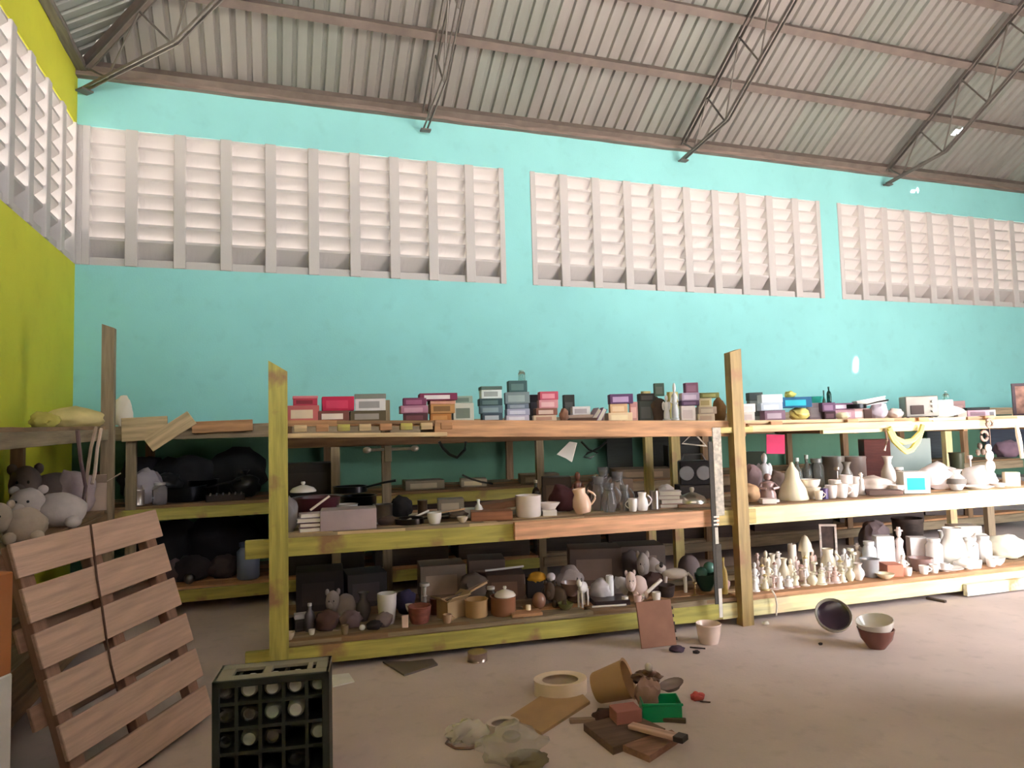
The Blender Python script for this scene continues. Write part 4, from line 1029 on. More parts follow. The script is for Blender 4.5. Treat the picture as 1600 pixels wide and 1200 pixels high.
# ------------------------------------------------------------------ lower shelf, bay beyond the tall post
Lo(BOX, 'pinkish cream box beside the tall yellow post on the lower shelf', 'box', 1163, 928, 20, 14, (240, 214, 206), off=.22, panel=False)
Lo(FIG, 'cream angel figurine standing on the pinkish cream box', 'figurine', 1163, 928, 18, 26, (240, 220, 214), None, 0, off=.22, lift=.075)
ORD = ('first', 'second', 'third', 'fourth', 'fifth', 'sixth', 'seventh', 'eighth', 'ninth', 'tenth', 'eleventh', 'twelfth', 'thirteenth', 'fourteenth', 'fifteenth', 'sixteenth')
fr = random.Random(21)
for row, (off, y0, n, x0, x1, hh) in enumerate(((.10, 922, 14, 1176, 1350, 26), (.24, 915, 15, 1172, 1356, 34), (.42, 905, 14, 1178, 1352, 44))):
    nm = ('front', 'middle', 'rear')[row]
    cnt = 0
    for i in range(n):
        px = x0+(x1-x0)*(i+.5)/n+fr.uniform(-3, 3)
        if row == 2 and i in (4, 6, 8, 9): continue
        c = fr.choice(((246, 236, 230), (240, 224, 214), (244, 230, 206), (226, 196, 186), (236, 226, 200), (250, 244, 240)))
        c2 = fr.choice((c, (206, 180, 120), (190, 150, 140), c))
        h = hh*fr.uniform(.7, 1.15); w = fr.uniform(13, 19)
        lab = ORD[cnt]+' small pale ceramic ornament from the tall post in the '+nm+' row'; cnt += 1
        if fr.random() < .70: Lo(FIG, lab, 'ornament', px, None, w, h, c, c2, fr.randrange(6), off=off, group='pale ceramic figurines')
        else: Lo(VASE if fr.random() < .6 else STAND, lab, 'ornament', px, None, w, h, c, off=off, group='pale ceramic figurines')
Lo(CANDLE, 'thick cream pillar candle rising over the figurines', 'candle', 1241, None, 13, 50, (246, 230, 210), 'matte', off=.45)
def g_house(w, h):
    r = empty('bird_house'); m = mat((246, 234, 206), 'ceramic')
    MB().lathe([(0, 0), (w*.3, 0), (w*.22, h*.3), (w*.3, h*.62), (0, h*.62)], 12).build('stem', m, r, True)
    MB().lathe([(0, h*.58), (w*.5, h*.6), (w*.42, h*.78), (w*.2, h*.95), (0, h)], 14).build('cap', m, r, True)
    return r
Lo(g_house, 'cream toadstool ornament among the figurines', 'ornament', 1262, None, 22, 62, off=.42)
Lo(L_(g_frame, 'lantern_frame'), 'white open box frame standing over the figurines', 'frame', 1299, None, 26, 70, (222, 206, 196), (80, 62, 56), off=.52)
Lo(JUG, 'cream jug below the white open box frame', 'jug', 1297, None, 24, 40, (244, 232, 208), off=.36, hand=1)
Lo(L_(g_lathe, 'basin', 'bin'), 'small grey plastic bin leaning beside the gilt figurines', 'bin', 1361, 916, 28, 28, (160, 160, 164), 'plastic', off=.16)
Lo(BOX, 'terracotta red block at the front past the grey bin', 'box', 1394, 910, 24, 18, (206, 130, 104), off=.14, d=.16, panel=False)
Lo(BOWL, 'white bowl tipped at the shelf edge before the red block', 'bowl', 1384, 916, 28, 8, (246, 232, 200), off=.06)
Lo(JAR, 'white jar with grey blue shadow behind the grey bin', 'jar', 1362, None, 20, 46, (236, 236, 240), off=.34, cap=(246, 244, 244))
Lo(BOX, 'tall white carton behind the terracotta red block', 'box', 1385, None, 26, 52, (248, 242, 238), off=.34, panel=False)
Lo(BAG, 'mauve grey cloth bag at the back above the white carton', 'bag', 1372, None, 48, 62, (120, 104, 106), 'cloth', 24, off=.72)
Lo(FIG, 'pink and white lady figurine beyond the white carton', 'figurine', 1410, None, 22, 62, (246, 226, 220), None, 2, off=.36)
Lo(FIG, 'short white figurine in front of the pink and white lady', 'figurine', 1414, None, 18, 30, (250, 240, 232), None, 1, off=.14)
Lo(BASIN, 'mauve brown bowl on the lower shelf near its far end', 'bowl', 1440, 900, 34, 19, (168, 136, 130), 'ceramic', off=.2)
Lo(BOX, 'white carton behind the mauve brown bowl', 'box', 1438, None, 26, 42, (250, 238, 234), off=.4, panel=False)
Lo(JAR, 'round white jar beside the mauve brown bowl', 'jar', 1464, None, 24, 44, (250, 242, 236), off=.26, cap=(248, 244, 240))
Lo(BASKET, 'dark brown basket at the back of the far bay', 'basket', 1425, None, 44, 56, (70, 56, 50), 'wood', off=.8)
Lo(JUG, 'big white pitcher, tallest thing near the far end', 'pitcher', 1494, None, 38, 58, (252, 246, 238), off=.24, hand=1)
Lo(JAR, 'white canister next to the big white pitcher', 'jar', 1521, None, 22, 40, (252, 244, 238), off=.24, cap=(250, 246, 242))
Lo(JAR, 'white canister, second past the big white pitcher', 'jar', 1542, None, 22, 40, (252, 246, 240), off=.26, cap=(248, 244, 240))
Lo(BAG, 'large cream cloth bag at the far end of the lower shelf', 'bag', 1578, None, 56, 36, (248, 240, 216), 'cloth', 26, off=.3)
Lo(BAG, 'crumpled white paper before the white canisters', 'paper', 1512, 896, 40, 16, (250, 244, 236), 'card', 27, off=.1)
# bottle and folded cloth next to the tall post
p = place('low', 1133, None, .10)
Lo(BOT, 'yellow plastic bottle next to the tall yellow post', 'bottle', 1132, None, 12, 56, (226, 196, 116), 'plastic', off=.12, cap=(232, 214, 120))
Lo(BAG, 'pink grey folded cloth under the yellow plastic bottle', 'cloth', 1130, None, 26, 18, (176, 140, 136), 'cloth', 28, off=.24)

# ------------------------------------------------------------------ smaller clutter between the larger goods
Mi(TIN, 'brown tin standing behind the white tube', 'tin can', 660, None, 16, 24, (110, 88, 72), 'metal', off=.6)
Mi(BOX, 'grey cardboard box behind the plates', 'box', 704, None, 40, 22, (140, 126, 110), off=.7)
Mi(BAG, 'crumpled grey rag between the plates and the kitchen scale', 'rag', 716, None, 34, 14, (120, 104, 94), 'cloth', 90, off=.28)
Mi(ROD, 'wooden spoon lying across the grey rag', 'spoon', 706, None, 44, 4, (190, 150, 112), 'wood', off=.2, rz=.3, r_=.007, lift=.05)
Mi(BAG, 'dark brown rag under the frying pan beside the white cup', 'rag', 606, None, 36, 14, (72, 58, 52), 'cloth', 91, off=.2)
Mi(POT, 'dented silver pot beside the black cloth bag', 'pot', 598, None, 30, 24, (150, 140, 132), 'metal', off=.5)
Mi(BOT, 'brown glass bottle behind the large white pot', 'bottle', 838, None, 13, 46, (96, 64, 44), 'glass', off=.55, cap=(180, 160, 130))
Mi(BOX, 'dark carton behind the dark maroon bag', 'box', 870, None, 44, 44, (84, 66, 54), off=.8)
Mi(BOX, 'tan carton behind the glass jugs', 'box', 955, None, 60, 36, (130, 104, 84), off=.82)
Mi(CUP, 'brown clay cup behind the grey can', 'cup', 1034, None, 18, 22, (140, 96, 74), off=.5, hand=1)
Mi(BAG, 'white crumpled tissue on top of the brown clay cup', 'tissue', 1042, None, 26, 14, (220, 210, 206), 'cloth', 92, off=.38, lift=.09)
Mi(TIN, 'maroon tin between basin and white enamel pot', 'tin can', 520, None, 18, 26, (96, 50, 54), 'metal', off=.3)
Mi(ROD, 'white plastic spatula over the magazine pile', 'spatula', 500, None, 30, 20, (226, 210, 206), 'plastic', off=.10, rz=.2, lift=.13)
Mi(BOWL, 'small cream bowl in front of the brown wooden boards', 'bowl', 722, None, 18, 9, (226, 208, 190), off=.07)
Lo(TIN, 'rusty tin between the navy bag and the open carton', 'tin can', 680, None, 18, 24, (130, 84, 66), 'metal', off=.34)
Lo(BAG, 'black rag at the foot of the white bucket', 'rag', 584, None, 26, 14, (44, 36, 40), 'cloth', 93, off=.1)
Lo(CUP, 'tan mug lying before the open carton', 'mug', 698, None, 15, 13, (196, 160, 130), off=.08, hand=1)
Lo(BAG, 'grey crumpled bag behind the tan clay pot', 'bag', 740, None, 50, 44, (110, 94, 84), 'cloth', 94, off=.6)
Lo(BOT, 'clear bottle with white cap behind the brown ornament', 'bottle', 852, None, 12, 34, (190, 180, 176), 'glass', off=.34, cap=(230, 222, 220))
Lo(BAG, 'brown rag beneath the mauve bowl', 'rag', 900, None, 30, 14, (96, 72, 62), 'cloth', 95, off=.28)
Lo(CUP, 'pale pink cup at the front of the toys', 'cup', 996, None, 13, 13, (226, 190, 180), off=.09, hand=1)
Lo(BALL, 'cream ball resting behind the pinkish white doll', 'ball', 1004, None, 18, 18, (226, 206, 196), 'matte', off=.4)
Lo(BAG, 'grey furry cushion behind the white plush puppy', 'cushion', 985, None, 50, 48, (120, 106, 104), 'cloth', 96, off=.74)
Lo(STAND, 'short brass candlestick before the green glass bowl', 'candlestick', 1086, None, 11, 20, (190, 160, 110), 'metal', off=.16)
G_w = 'small white cups by the shelf edge of the far bay'
for i, px in enumerate((1420, 1446, 1462, 1480, 1530, 1552)):
    Lo(CUP, ORD[i]+' small white cup along the shelf edge past the terracotta block', 'cup', px, None, 14, 13, (250, 242, 236), off=.07, hand=(1 if i % 2 else -1), group=G_w)
Lo(PLATE, 'white dinner plate lying under the big white pitcher', 'plate', 1480, None, 50, 5, (250, 244, 238), off=.12)
Lo(VASE, 'white narrow vase between the round white jar and pitcher', 'vase', 1478, None, 16, 46, (248, 240, 232), off=.44)
Lo(BOX, 'ivory carton behind the big white pitcher', 'box', 1512, None, 40, 44, (226, 214, 200), off=.62, panel=False)
Lo(BAG, 'white cloth heap behind the first canister', 'cloth', 1536, None, 46, 34, (244, 236, 228), 'cloth', 97, off=.5)
Lo(BOWL, 'white soup bowl beside the large cream bag', 'bowl', 1561, None, 24, 12, (250, 244, 238), off=.1)
Mi(BOWL, 'white sugar bowl next to the teal-printed carton', 'bowl', 1404, None, 20, 14, (246, 232, 224), off=.12)
Mi(JAR, 'glass jar beside the white bulbous vase', 'jar', 1408, None, 16, 34, (206, 204, 198), 'glass', off=.45, cap=(226, 220, 214))
Mi(CUP, 'cream cup between the white bowls and the purple tin', 'cup', 1280, None, 13, 14, (240, 226, 208), off=.08, hand=1)
Mi(VASE, 'grey pottery vase behind the white cups', 'vase', 1326, None, 20, 44, (150, 140, 130), off=.6)
Mi(FIG, 'small white figurine between the cloth heap and the cups', 'figurine', 1348, None, 13, 34, (244, 234, 228), None, 2, off=.24)
Mi(PLATE, 'white plate under the far plastic bag', 'plate', 1530, None, 44, 5, (250, 242, 236), off=.10)

# ================================================================== goods on the back rack, seen through the front rack
def Bk(make, label, cat, px, w, h, *a, level='bmid', **k): return I(make, label, cat, level, px, None, w, h, *a, **k)
Bk(PAN, 'black frying pan with its handle up on the back rack', 'frying pan', 290, 60, 24, (34, 34, 38), off=.3)
Bk(POT, 'black cooking pot beside the frying pan on the back rack', 'pot', 318, 44, 30, (30, 30, 34), 'metal', off=.45)
Bk(BAG, 'black plastic sack at the corner end of the back rack', 'bag', 262, 50, 44, (28, 28, 32), 'plastic', 31, off=.4)
Bk(BAG, 'dark sack with tied neck on the back rack near the sawn-off post', 'bag', 384, 44, 36, (26, 26, 30), 'plastic', 32, off=.4, knot=True)
def g_tray(w, h):
    r = empty('cutlery_tray'); d = w*.5; m = mat((52, 42, 40), 'plastic')
    MB().box((-w/2, -d/2, 0), (w/2, d/2, .008)).box((-w/2, -d/2, 0), (w/2, -d/2+.006, h)).box((-w/2, d/2-.006, 0), (w/2, d/2, h)).box((-w/2, -d/2, 0), (-w/2+.006, d/2, h)).box((w/2-.006, -d/2, 0), (w/2, d/2, h)).build('tray', m, r)
    for i in range(6):
        x = -w*.4+w*.16*i
        MB().tube([(x, -d*.3, h*.8), (x+w*.03, d*.2, h*1.2)], .008, 6).build('spoon', mat((206, 202, 198), 'metal'), r, True)
    return r
Bk(g_tray, 'dark tray of shiny spoons on the back rack', 'cutlery tray', 352, 56, 9, off=.15)
Bk(BAG, 'heap of clear plastic bags at the corner of the back rack', 'plastic bags', 228, 60, 52, (176, 166, 172), 'plastic', 33, off=.25, amp=.45)
Bk(JAR, 'clear jar with white cap among the plastic bags', 'jar', 250, 22, 34, (214, 208, 208), 'glass', off=.12, cap=(220, 212, 210))
Bk(TIN, 'pale tin can among the plastic bags at the corner', 'tin can', 216, 20, 24, (190, 176, 168), 'metal', off=.12)
for i, (px, w, h, c, lab) in enumerate(((480, 90, 50, (40, 34, 36), 'black'), (660, 60, 14, (150, 140, 124), 'grey beige'), (738, 40, 12, (186, 172, 150), 'pale beige'), (840, 60, 14, (130, 116, 100), 'drab brown'), (1000, 90, 14, (120, 102, 86), 'dull brown'), (1070, 60, 46, (44, 42, 40), 'near black'))):
    Bk(BOX, lab+' flat carton on the back rack seen through the front rack', 'box', px, w, h, c, off=.25, group='cartons on the back rack')
Bk(SLAB, 'dark upright board on the back rack beside the hanging cables', 'board', 968, 40, 60, (44, 46, 40), .03, off=.9)
Bk(SLAB, 'dark upright board on the back rack behind the wire hanger', 'board', 1030, 46, 62, (50, 48, 42), .03, off=.9)
Bk(SLAB, 'grey upright panel on the back rack behind the black radio', 'panel', 1085, 52, 62, (78, 76, 72), .03, off=.85)
Bk(SLAB, 'dark slate upright panel on the back rack past the yellow rope', 'panel', 1462, 24, 70, (52, 58, 62), .03, off=.8)
Bk(SLAB, 'dark navy upright panel at the far end of the back rack', 'panel', 1580, 70, 72, (46, 54, 70), .03, off=.8)
Bk(BAG, 'mauve bundle on the back rack near its far end', 'bundle', 1575, 40, 26, (130, 104, 118), 'cloth', 35, off=.2)
for i, (px, w, h, c, lab) in enumerate(((300, 60, 40, (44, 36, 40), 'black'), (350, 50, 36, (70, 56, 58), 'dusky mauve'), (268, 40, 34, (90, 74, 76), 'greyish pink'))):
    I(BAG, lab+' bundle on the bottom deck of the back rack', 'bundle', 'blow', px, 880, w, h, c, 'cloth', 36+i, off=.25)
I(L_(g_lathe, 'jar', 'canister'), 'blue grey plastic canister in the dark beside the sawn-off post', 'canister', 'blow', 388, 880, 34, 56, (120, 130, 156), 'plastic', off=.12, cap=(90, 100, 130))
I(BALL, 'shiny glass ball glinting on the bottom deck of the back rack', 'glass ball', 'blow', 296, 880, 16, 16, (120, 116, 120), 'metal', off=.1)
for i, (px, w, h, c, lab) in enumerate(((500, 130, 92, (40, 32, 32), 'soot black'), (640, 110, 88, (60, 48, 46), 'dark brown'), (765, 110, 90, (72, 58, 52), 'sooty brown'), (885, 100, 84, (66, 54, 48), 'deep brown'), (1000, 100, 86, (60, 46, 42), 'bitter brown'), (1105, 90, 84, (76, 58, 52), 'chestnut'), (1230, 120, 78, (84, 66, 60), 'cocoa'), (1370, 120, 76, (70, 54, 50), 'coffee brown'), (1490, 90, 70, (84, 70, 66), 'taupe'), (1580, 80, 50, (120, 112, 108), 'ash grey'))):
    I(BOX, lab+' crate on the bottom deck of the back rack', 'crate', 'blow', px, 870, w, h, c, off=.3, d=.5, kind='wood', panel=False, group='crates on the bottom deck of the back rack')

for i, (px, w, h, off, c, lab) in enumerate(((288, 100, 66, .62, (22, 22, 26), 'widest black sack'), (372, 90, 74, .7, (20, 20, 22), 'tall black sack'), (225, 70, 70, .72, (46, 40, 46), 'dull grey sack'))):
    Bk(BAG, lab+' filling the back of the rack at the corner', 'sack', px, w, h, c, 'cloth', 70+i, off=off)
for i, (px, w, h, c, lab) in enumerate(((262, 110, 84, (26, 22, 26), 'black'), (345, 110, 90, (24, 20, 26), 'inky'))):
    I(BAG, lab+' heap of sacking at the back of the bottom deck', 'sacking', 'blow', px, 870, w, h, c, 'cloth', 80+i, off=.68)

# ================================================================== side rack by the lime wall
def Lr(make, label, cat, px, py, w, h, *a, level='lmid', **k): return I(make, label, cat, level, px, py, w, h, *a, **k)
Lr(PLUSH, 'white plush dog with black eyes behind the pallet', 'plush toy', 74, 800, 110, 66, (196, 184, 178), 11, off=.10)
Lr(PLUSH, 'cream plush toy lying nearest the frame edge', 'plush toy', 22, 820, 90, 66, (196, 178, 160), 12, off=.08)
Lr(PLUSH, 'dim grey plush toy sitting behind the white plush dog', 'plush toy', 66, 780, 100, 80, (120, 104, 98), 13, off=.36)
Lr(BAG, 'pale pink sack between plush dog and corner post', 'bag', 116, 800, 60, 66, (186, 164, 164), 'cloth', 41, off=.16)
Lr(CARTON, 'cream open carton tied with twine near the corner post', 'open carton', 146, 800, 36, 44, (206, 180, 160), off=.08)
Lr(BAG, 'brown cloth sack beside the cream open carton', 'bag', 153, 790, 34, 40, (104, 84, 76), 'cloth', 42, off=.34)
Lr(BAG, 'pale beige sack lying on top of the side rack', 'bag', 118, 650, 92, 34, (206, 188, 132), 'cloth', 43, off=.20, level='ltop', amp=.18)
Lr(BAG, 'small olive bundle beside the pale beige sack', 'bundle', 70, 655, 44, 26, (176, 164, 84), 'cloth', 44, off=.3, level='ltop')
I(BAG, 'white plastic sack on top of the back rack by the corner post', 'bag', 'btop', 192, 640, 28, 46, (232, 218, 206), 'plastic', 45, off=.25)
I(BOX, 'little white carton on top of the back rack near the corner', 'box', 'btop', 241, 640, 22, 11, (214, 226, 222), off=.2, panel=False)
# carton standing close to the camera at the frame edge
q = at_depth(0, 900, 2.0)
ct = empty('tall_carton', (q.x-.252, q.y-.02, 0), -.45)
MB().box((-.2, -.2, 0), (.2, .2, .82), .004).build('lower_sleeve', mat((206, 200, 196), 'card'), ct)
MB().box((-.198, -.198, .82), (.198, .198, q.z), .004).build('upper_body', mat((168, 104, 60), 'card'), ct)
tag(ct, 'tall brown carton in a white sleeve at the near frame edge', 'carton')

# ================================================================== bottle crate on its side
zt = .50
F0, F1 = on_z(331, 1066, zt), on_z(514, 1049, zt)
cx = (F1-F0); CW = cx.length; cx.normalize(); cy = Vector((-cx.y, cx.x, 0))
crate = empty('bottle_crate'); crate.matrix_basis = frame(cx, cy, Vector((0, 0, 1)), Vector((F0.x, F0.y, 0)))
tag(crate, 'black green plastic bottle crate standing on its side beside the pallet', 'crate')
CR = mat((34, 40, 36), 'plastic', rough=.5); CR_LIT = mat((150, 142, 126), 'plastic', rough=.7)  # second plastic is a paler copy: light on the upper side painted in
CD = .21
for nm, lo, hi, m in (('side_wall', (0, 0, 0), (.015, CD, zt), CR), ('side_wall', (CW-.015, 0, 0), (CW, CD, zt), CR), ('side_wall', (0, 0, 0), (CW, CD, .015), CR)): MB().box(lo, hi, .003).build(nm, m, crate)
b = MB()                                        # upper side with hand slots
xs = [0, .09, .26, .40, CW]
b.box((0, 0, zt-.015), (CW, .06, zt), .002).box((0, CD-.06, zt-.015), (CW, CD, zt), .002)
for x0, x1 in ((0, .07), (.19, .225), (.37, .39), (CW-.06, CW)): b.box((x0, .06, zt-.015), (x1, CD-.06, zt), .002)
b.build('slotted_side', CR_LIT, crate)
NX, NZ = 5, 5
for i in range(1, NX): MB().box((CW*i/NX-.007, .01, 0), (CW*i/NX+.007, CD-.02, zt-.015)).build('divider', CR, crate)
for k in range(1, NZ): MB().box((.015, .01, zt*k/NZ-.007), (CW-.015, CD-.02, zt*k/NZ+.007)).build('divider', CR, crate)
MB().box((0, CD-.012, 0), (CW, CD, zt)).build('crate_bottom', CR, crate)
for x in (0, CW-.03): MB().box((x, -.004, 0), (x+.03, .012, zt), .003).build('rim', CR, crate)
MB().box((0, -.004, zt-.03), (CW, .012, zt), .003).build('rim', CR, crate)
RX = Matrix.Rotation(R(-90), 4, 'X')
k_ = 0; br = random.Random(8)
for i in range(NX):
    for k in range(NZ):
        if (i, k) in ((1, 0), (2, 0), (0, 0), (1, 1), (2, 1), (0, 1)) or br.random() < .15: continue
        r = CW/NX*.38
        o = MB().lathe([(0, .015), (r*.7, 0), (r, .012), (r, .10), (r*.4, .14), (r*.4, .16), (0, .16)], 14).build('glass_bottle', mat(br.choice(((196, 194, 188), (150, 158, 148), (214, 208, 200))), 'glass' if br.random() < .35 else 'plastic'), None, True)
        o.matrix_basis = crate.matrix_basis @ Matrix.Translation((CW*(i+.5)/NX, .03, zt*(k+.5)/NZ-.004)) @ RX
        tag(o, '%s bottle in the %s row of the crate' % (('first', 'second', 'third', 'fourth', 'fifth')[i], ('bottom', 'second', 'middle', 'fourth', 'top')[k]), 'bottle', 'bottles in the crate')

# ================================================================== things on the floor
def Fl(make, label, cat, px, py, w, h, *a, **k): return I(make, label, cat, 'floor', px, py, w, h, *a, **k)
Fl(BOWL, 'brown bowl standing on the bare floor', 'bowl', 1370, 1012, 54, 30, (120, 74, 64), off=0, n=24)
Fl(BOWL, 'white broken bowl set inside the brown bowl', 'bowl', 1372, 1012, 56, 26, (214, 204, 194), lift=.075, tilt=(.12, -.16))
def g_ring(w, h):
    r = empty('enamel_basin')
    MB().lathe([(0, 0), (w*.42, .0), (w*.47, .03), (w*.5, .07), (w*.48, .075), (w*.43, .06), (w*.36, .03), (0, .025)], 26).build('basin_shell', mat((150, 140, 128), 'ceramic'), r, True)
    MB().lathe([(0, .027), (w*.35, .032), (w*.42, .058), (w*.425, .062), (w*.3, .05), (0, .045)], 26).build('dark_inside', mat((44, 26, 38), 'ceramic'), r, True)
    return r
o = Fl(g_ring, 'grey basin with a glossy black inside tipped on its rim', 'basin', 1302, 988, 54, 30, rz=-.15)
o.matrix_basis = o.matrix_basis @ Matrix.Translation((0, 0, .095)) @ Matrix.Rotation(R(52), 4, 'X')
p = on_z(1028, 1012, 0); q = on_line(1020, 962, A, B, -.06)
bd = empty('tile_board'); s_ = depth(p)/FPX
ex = (on_z(1060, 1008, 0)-on_z(1003, 1015, 0)); bw = ex.length; ex.normalize(); n_ = Vector((-ex.y, ex.x, 0))
hgt = .30; up_ = (n_*.22+Vector((0, 0, 1))*.975).normalized()
bd.matrix_basis = frame(ex, up_, ex.cross(up_), on_z(1003, 1015, 0)+Vector((0, 0, .004)))
MB().box((0, 0, -.012), (bw*.96, hgt, .0), .002).build('panel', mat((150, 104, 84), 'card', amp=.2), bd)
for i in range(5): MB().box((bw*.96, .03+i*.05, -.012), (bw*.99, .05+i*.05, .002)).build('edge_peg', mat((60, 44, 40), 'wood'), bd)
tag(bd, 'reddish brown panel with pegged edge leaning against the front beam', 'panel')
Fl(L_(g_lathe, 'basket', 'ceramic_pot'), 'broken cream ceramic pot under the hanging strip', 'pot', 1108, 1004, 38, 30, (228, 200, 186), n=18)
Fl(BAG, 'dark purple scrap lying before the reddish panel', 'scrap', 1058, 1018, 26, 9, (84, 66, 84), 'cloth', 51)
Fl(ROD, 'thin dark stick on the floor near the cream pot', 'stick', 1090, 1014, 24, 1, (60, 48, 46), 'wood', r_=.005, rz=-.5)
Fl(BAG, 'black pebble of rubbish near the thin dark stick', 'scrap', 1088, 1021, 12, 5, (50, 42, 44), 'cloth', 52)
Fl(TIN, 'shallow silver tin on the floor against the front beam', 'tin', 746, 1032, 32, 14, (176, 156, 148), 'metal')
def poly_slab(name, pts, t, m, z=0.0):
    P = [on_z(x, y, z) for x, y in pts]; c = sum(P, Vector())/len(P)
    o = MB().prism([(p.x-c.x, p.y-c.y) for p in P], 0, t).build(name, m); o.location = (c.x, c.y, z)
    return o
tag(poly_slab('plastic_sheet', ((598, 1036), (632, 1057), (684, 1040), (676, 1032), (640, 1036)), .012, mat((104, 92, 88), 'plastic')), 'dark grey flat sheet sticking out from under the front beam', 'sheet')
tag(poly_slab('paper_sheet', ((518, 1056), (545, 1053), (554, 1066), (520, 1074)), .006, mat((240, 234, 228), 'card')), 'white sheet of paper on the floor beside the crate', 'paper')
# pile of cardboard, pot, tray and boards
tag(poly_slab('cardboard_flap', ((798, 1122), (846, 1149), (922, 1100), (905, 1083), (868, 1076)), .014, mat((178, 142, 104), 'card')), 'flat tan cardboard flap in front of the torn ring', 'cardboard')
def g_rings(w, h, c):
    return MB().lathe([(w*.40, 0), (w*.5, 0), (w*.5, h), (w*.36, h*.96), (w*.34, h*.9), (w*.40, h*.85)], 22, sy=.8).build('torn_pot_rim', mat(c, 'card'), None, True)
Fl(g_rings, 'torn ring-shaped rim of a cream clay pot', 'pot rim', 876, 1082, 84, 22, (240, 216, 190))
o = Fl(L_(g_lathe, 'basin', 'clay_pot'), 'tan clay flower pot lying on its side', 'flower pot', 962, 1106, 60, 56, (190, 150, 112), 'matte', rz=0, n=24)
o.matrix_basis = o.matrix_basis @ Matrix.Translation((-.03, 0, .125)) @ Matrix.Rotation(R(68), 4, 'Y') @ Matrix.Rotation(R(20), 4, 'X') @ Matrix.Translation((0, 0, -.08))
def g_gtray(w, h):
    r = empty('green_tub'); d = w*.7; m = mat((16, 150, 96), 'plastic'); t = .006
    MB().box((-w/2, -d/2, 0), (w/2, d/2, t)).build('base', m, r)
    for lo, hi in (((-w/2, -d/2, 0), (w/2, -d/2+t, h)), ((-w/2, d/2-t, 0), (w/2, d/2, h)), ((-w/2, -d/2, 0), (-w/2+t, d/2, h)), ((w/2-t, -d/2, 0), (w/2, d/2, h))): MB().box(lo, hi, .002).build('side', m, r)
    MB().box((-w/2-.006, -d/2-.006, h-.012), (w/2+.006, -d/2+.004, h), .002).build('rim', m, r)
    return r
Fl(g_gtray, 'bright green plastic tub on the floor full of odds and ends', 'tub', 1032, 1120, 60, 28, rz=-.05)
Fl(BAG, 'crumpled pale rag spilling from the green tub', 'rag', 1012, 1112, 44, 44, (176, 138, 128), 'cloth', 53, lift=.03)
Fl(BAG, 'dark twisted scrap metal on the pale rag', 'scrap', 1014, 1108, 46, 18, (120, 96, 86), 'metal', 54, lift=.135, amp=.6)
Fl(BALL, 'small white knob on top of the scrap metal', 'knob', 1016, 1108, 12, 14, (220, 206, 196), lift=.195)
Fl(L_(g_lathe, 'plate', 'dish'), 'mauve grey oval dish tilted out of the green tub', 'dish', 1052, 1106, 40, 10, (140, 120, 116), lift=.10, tilt=(.35, -.3), sy=.6)
Fl(BAG, 'red crumpled scrap lying alone beside the green tub', 'scrap', 1090, 1094, 24, 12, (196, 84, 80), 'cloth', 55)
Fl(ROD, 'thin brown twig beside the red scrap', 'twig', 1102, 1098, 16, 1, (100, 80, 70), 'wood', r_=.004, rz=-.5)
tag(poly_slab('brown_board', ((912, 1142), (958, 1180), (1040, 1150), (985, 1124)), .035, mat((110, 84, 72), 'wood')), 'dark brown board lying in front of the green tub', 'board')
tag(poly_slab('brown_board', ((968, 1172), (1015, 1192), (1062, 1160), (1050, 1150)), .03, mat((150, 108, 90), 'wood')), 'reddish board sticking out under the dark brown board', 'board')
Fl(BOX, 'dusty pink brick-shaped carton in front of the flower pot', 'box', 978, 1136, 42, 20, (176, 112, 104), d=.10, panel=False, rz=.2, lift=.035)
Fl(BAG, 'dark maroon rag beside the dusty pink carton', 'rag', 945, 1126, 40, 18, (76, 48, 44), 'cloth', 56)
o = tag(bar('blade_saw', on_z(985, 1140, .04)+Vector((0, 0, .02)), on_z(1062, 1160, .05)+Vector((0, 0, .02)), .05, .02, mat((206, 166, 152), 'wood')), 'pale pink wooden handle lying over the boards', 'tool')
MB().box((.0, -.03, -.012), (.05, .03, .014), .003).build('dark_tip', mat((50, 38, 36), 'plastic'), o, mw=Matrix.Translation(((on_z(1062, 1160, .05)-on_z(985, 1140, .04)).length-.02, 0, 0)))
tag(bar('stick', on_z(1018, 1126, 0)+Vector((0, 0, .012)), on_z(1072, 1130, 0)+Vector((0, 0, .012)), .024, .022, mat((84, 70, 58), 'wood')), 'short dark stick in front of the green tub', 'stick')
tag(bar('stick', on_z(890, 1130, 0)+Vector((0, 0, .012)), on_z(936, 1128, 0)+Vector((0, 0, .012)), .03, .022, mat((150, 124, 110), 'wood')), 'pale lath beside the cardboard flap', 'lath')
# clear plastic bags with scraps at the frame bottom
Fl(BAG, 'clear plastic bag with a dark olive flap, nearest the camera', 'plastic bag', 800, 1190, 110, 54, (210, 200, 190), 'film', 57, amp=.4)
Fl(BAG, 'crumpled clear plastic film behind the olive bag', 'plastic film', 730, 1160, 66, 32, (220, 212, 204), 'film', 58, amp=.5)
Fl(g_rings, 'white plastic strap curled over the clear bags', 'strap', 786, 1150, 52, 22, (206, 190, 180))
Fl(BAG, 'olive brown rag under the clear plastic bag', 'rag', 824, 1196, 70, 22, (124, 112, 88), 'cloth', 59)
Fl(BALL, 'clear round lid glinting on the olive rag', 'lid', 800, 1180, 30, 16, (170, 160, 156), 'glass', lift=.06)
def loop(name, pts, r, m, label, cat):
    o = MB().tube(pts, r, 6).build(name, m, None, True); tag(o, label, cat); return o
loop('wire', [on_z(x, y, 0)+Vector((0, 0, .008)) for x, y in ((752, 1166), (735, 1172), (712, 1172), (697, 1164), (704, 1154), (728, 1150))], .006, mat((120, 88, 78), 'plastic'), 'brown loop of wire beside the clear plastic bags', 'wire')
Fl(BAG, 'tiny dark speck of rubbish alone on the bright floor', 'scrap', 1282, 1008, 7, 4, (60, 50, 46), 'cloth', 60)
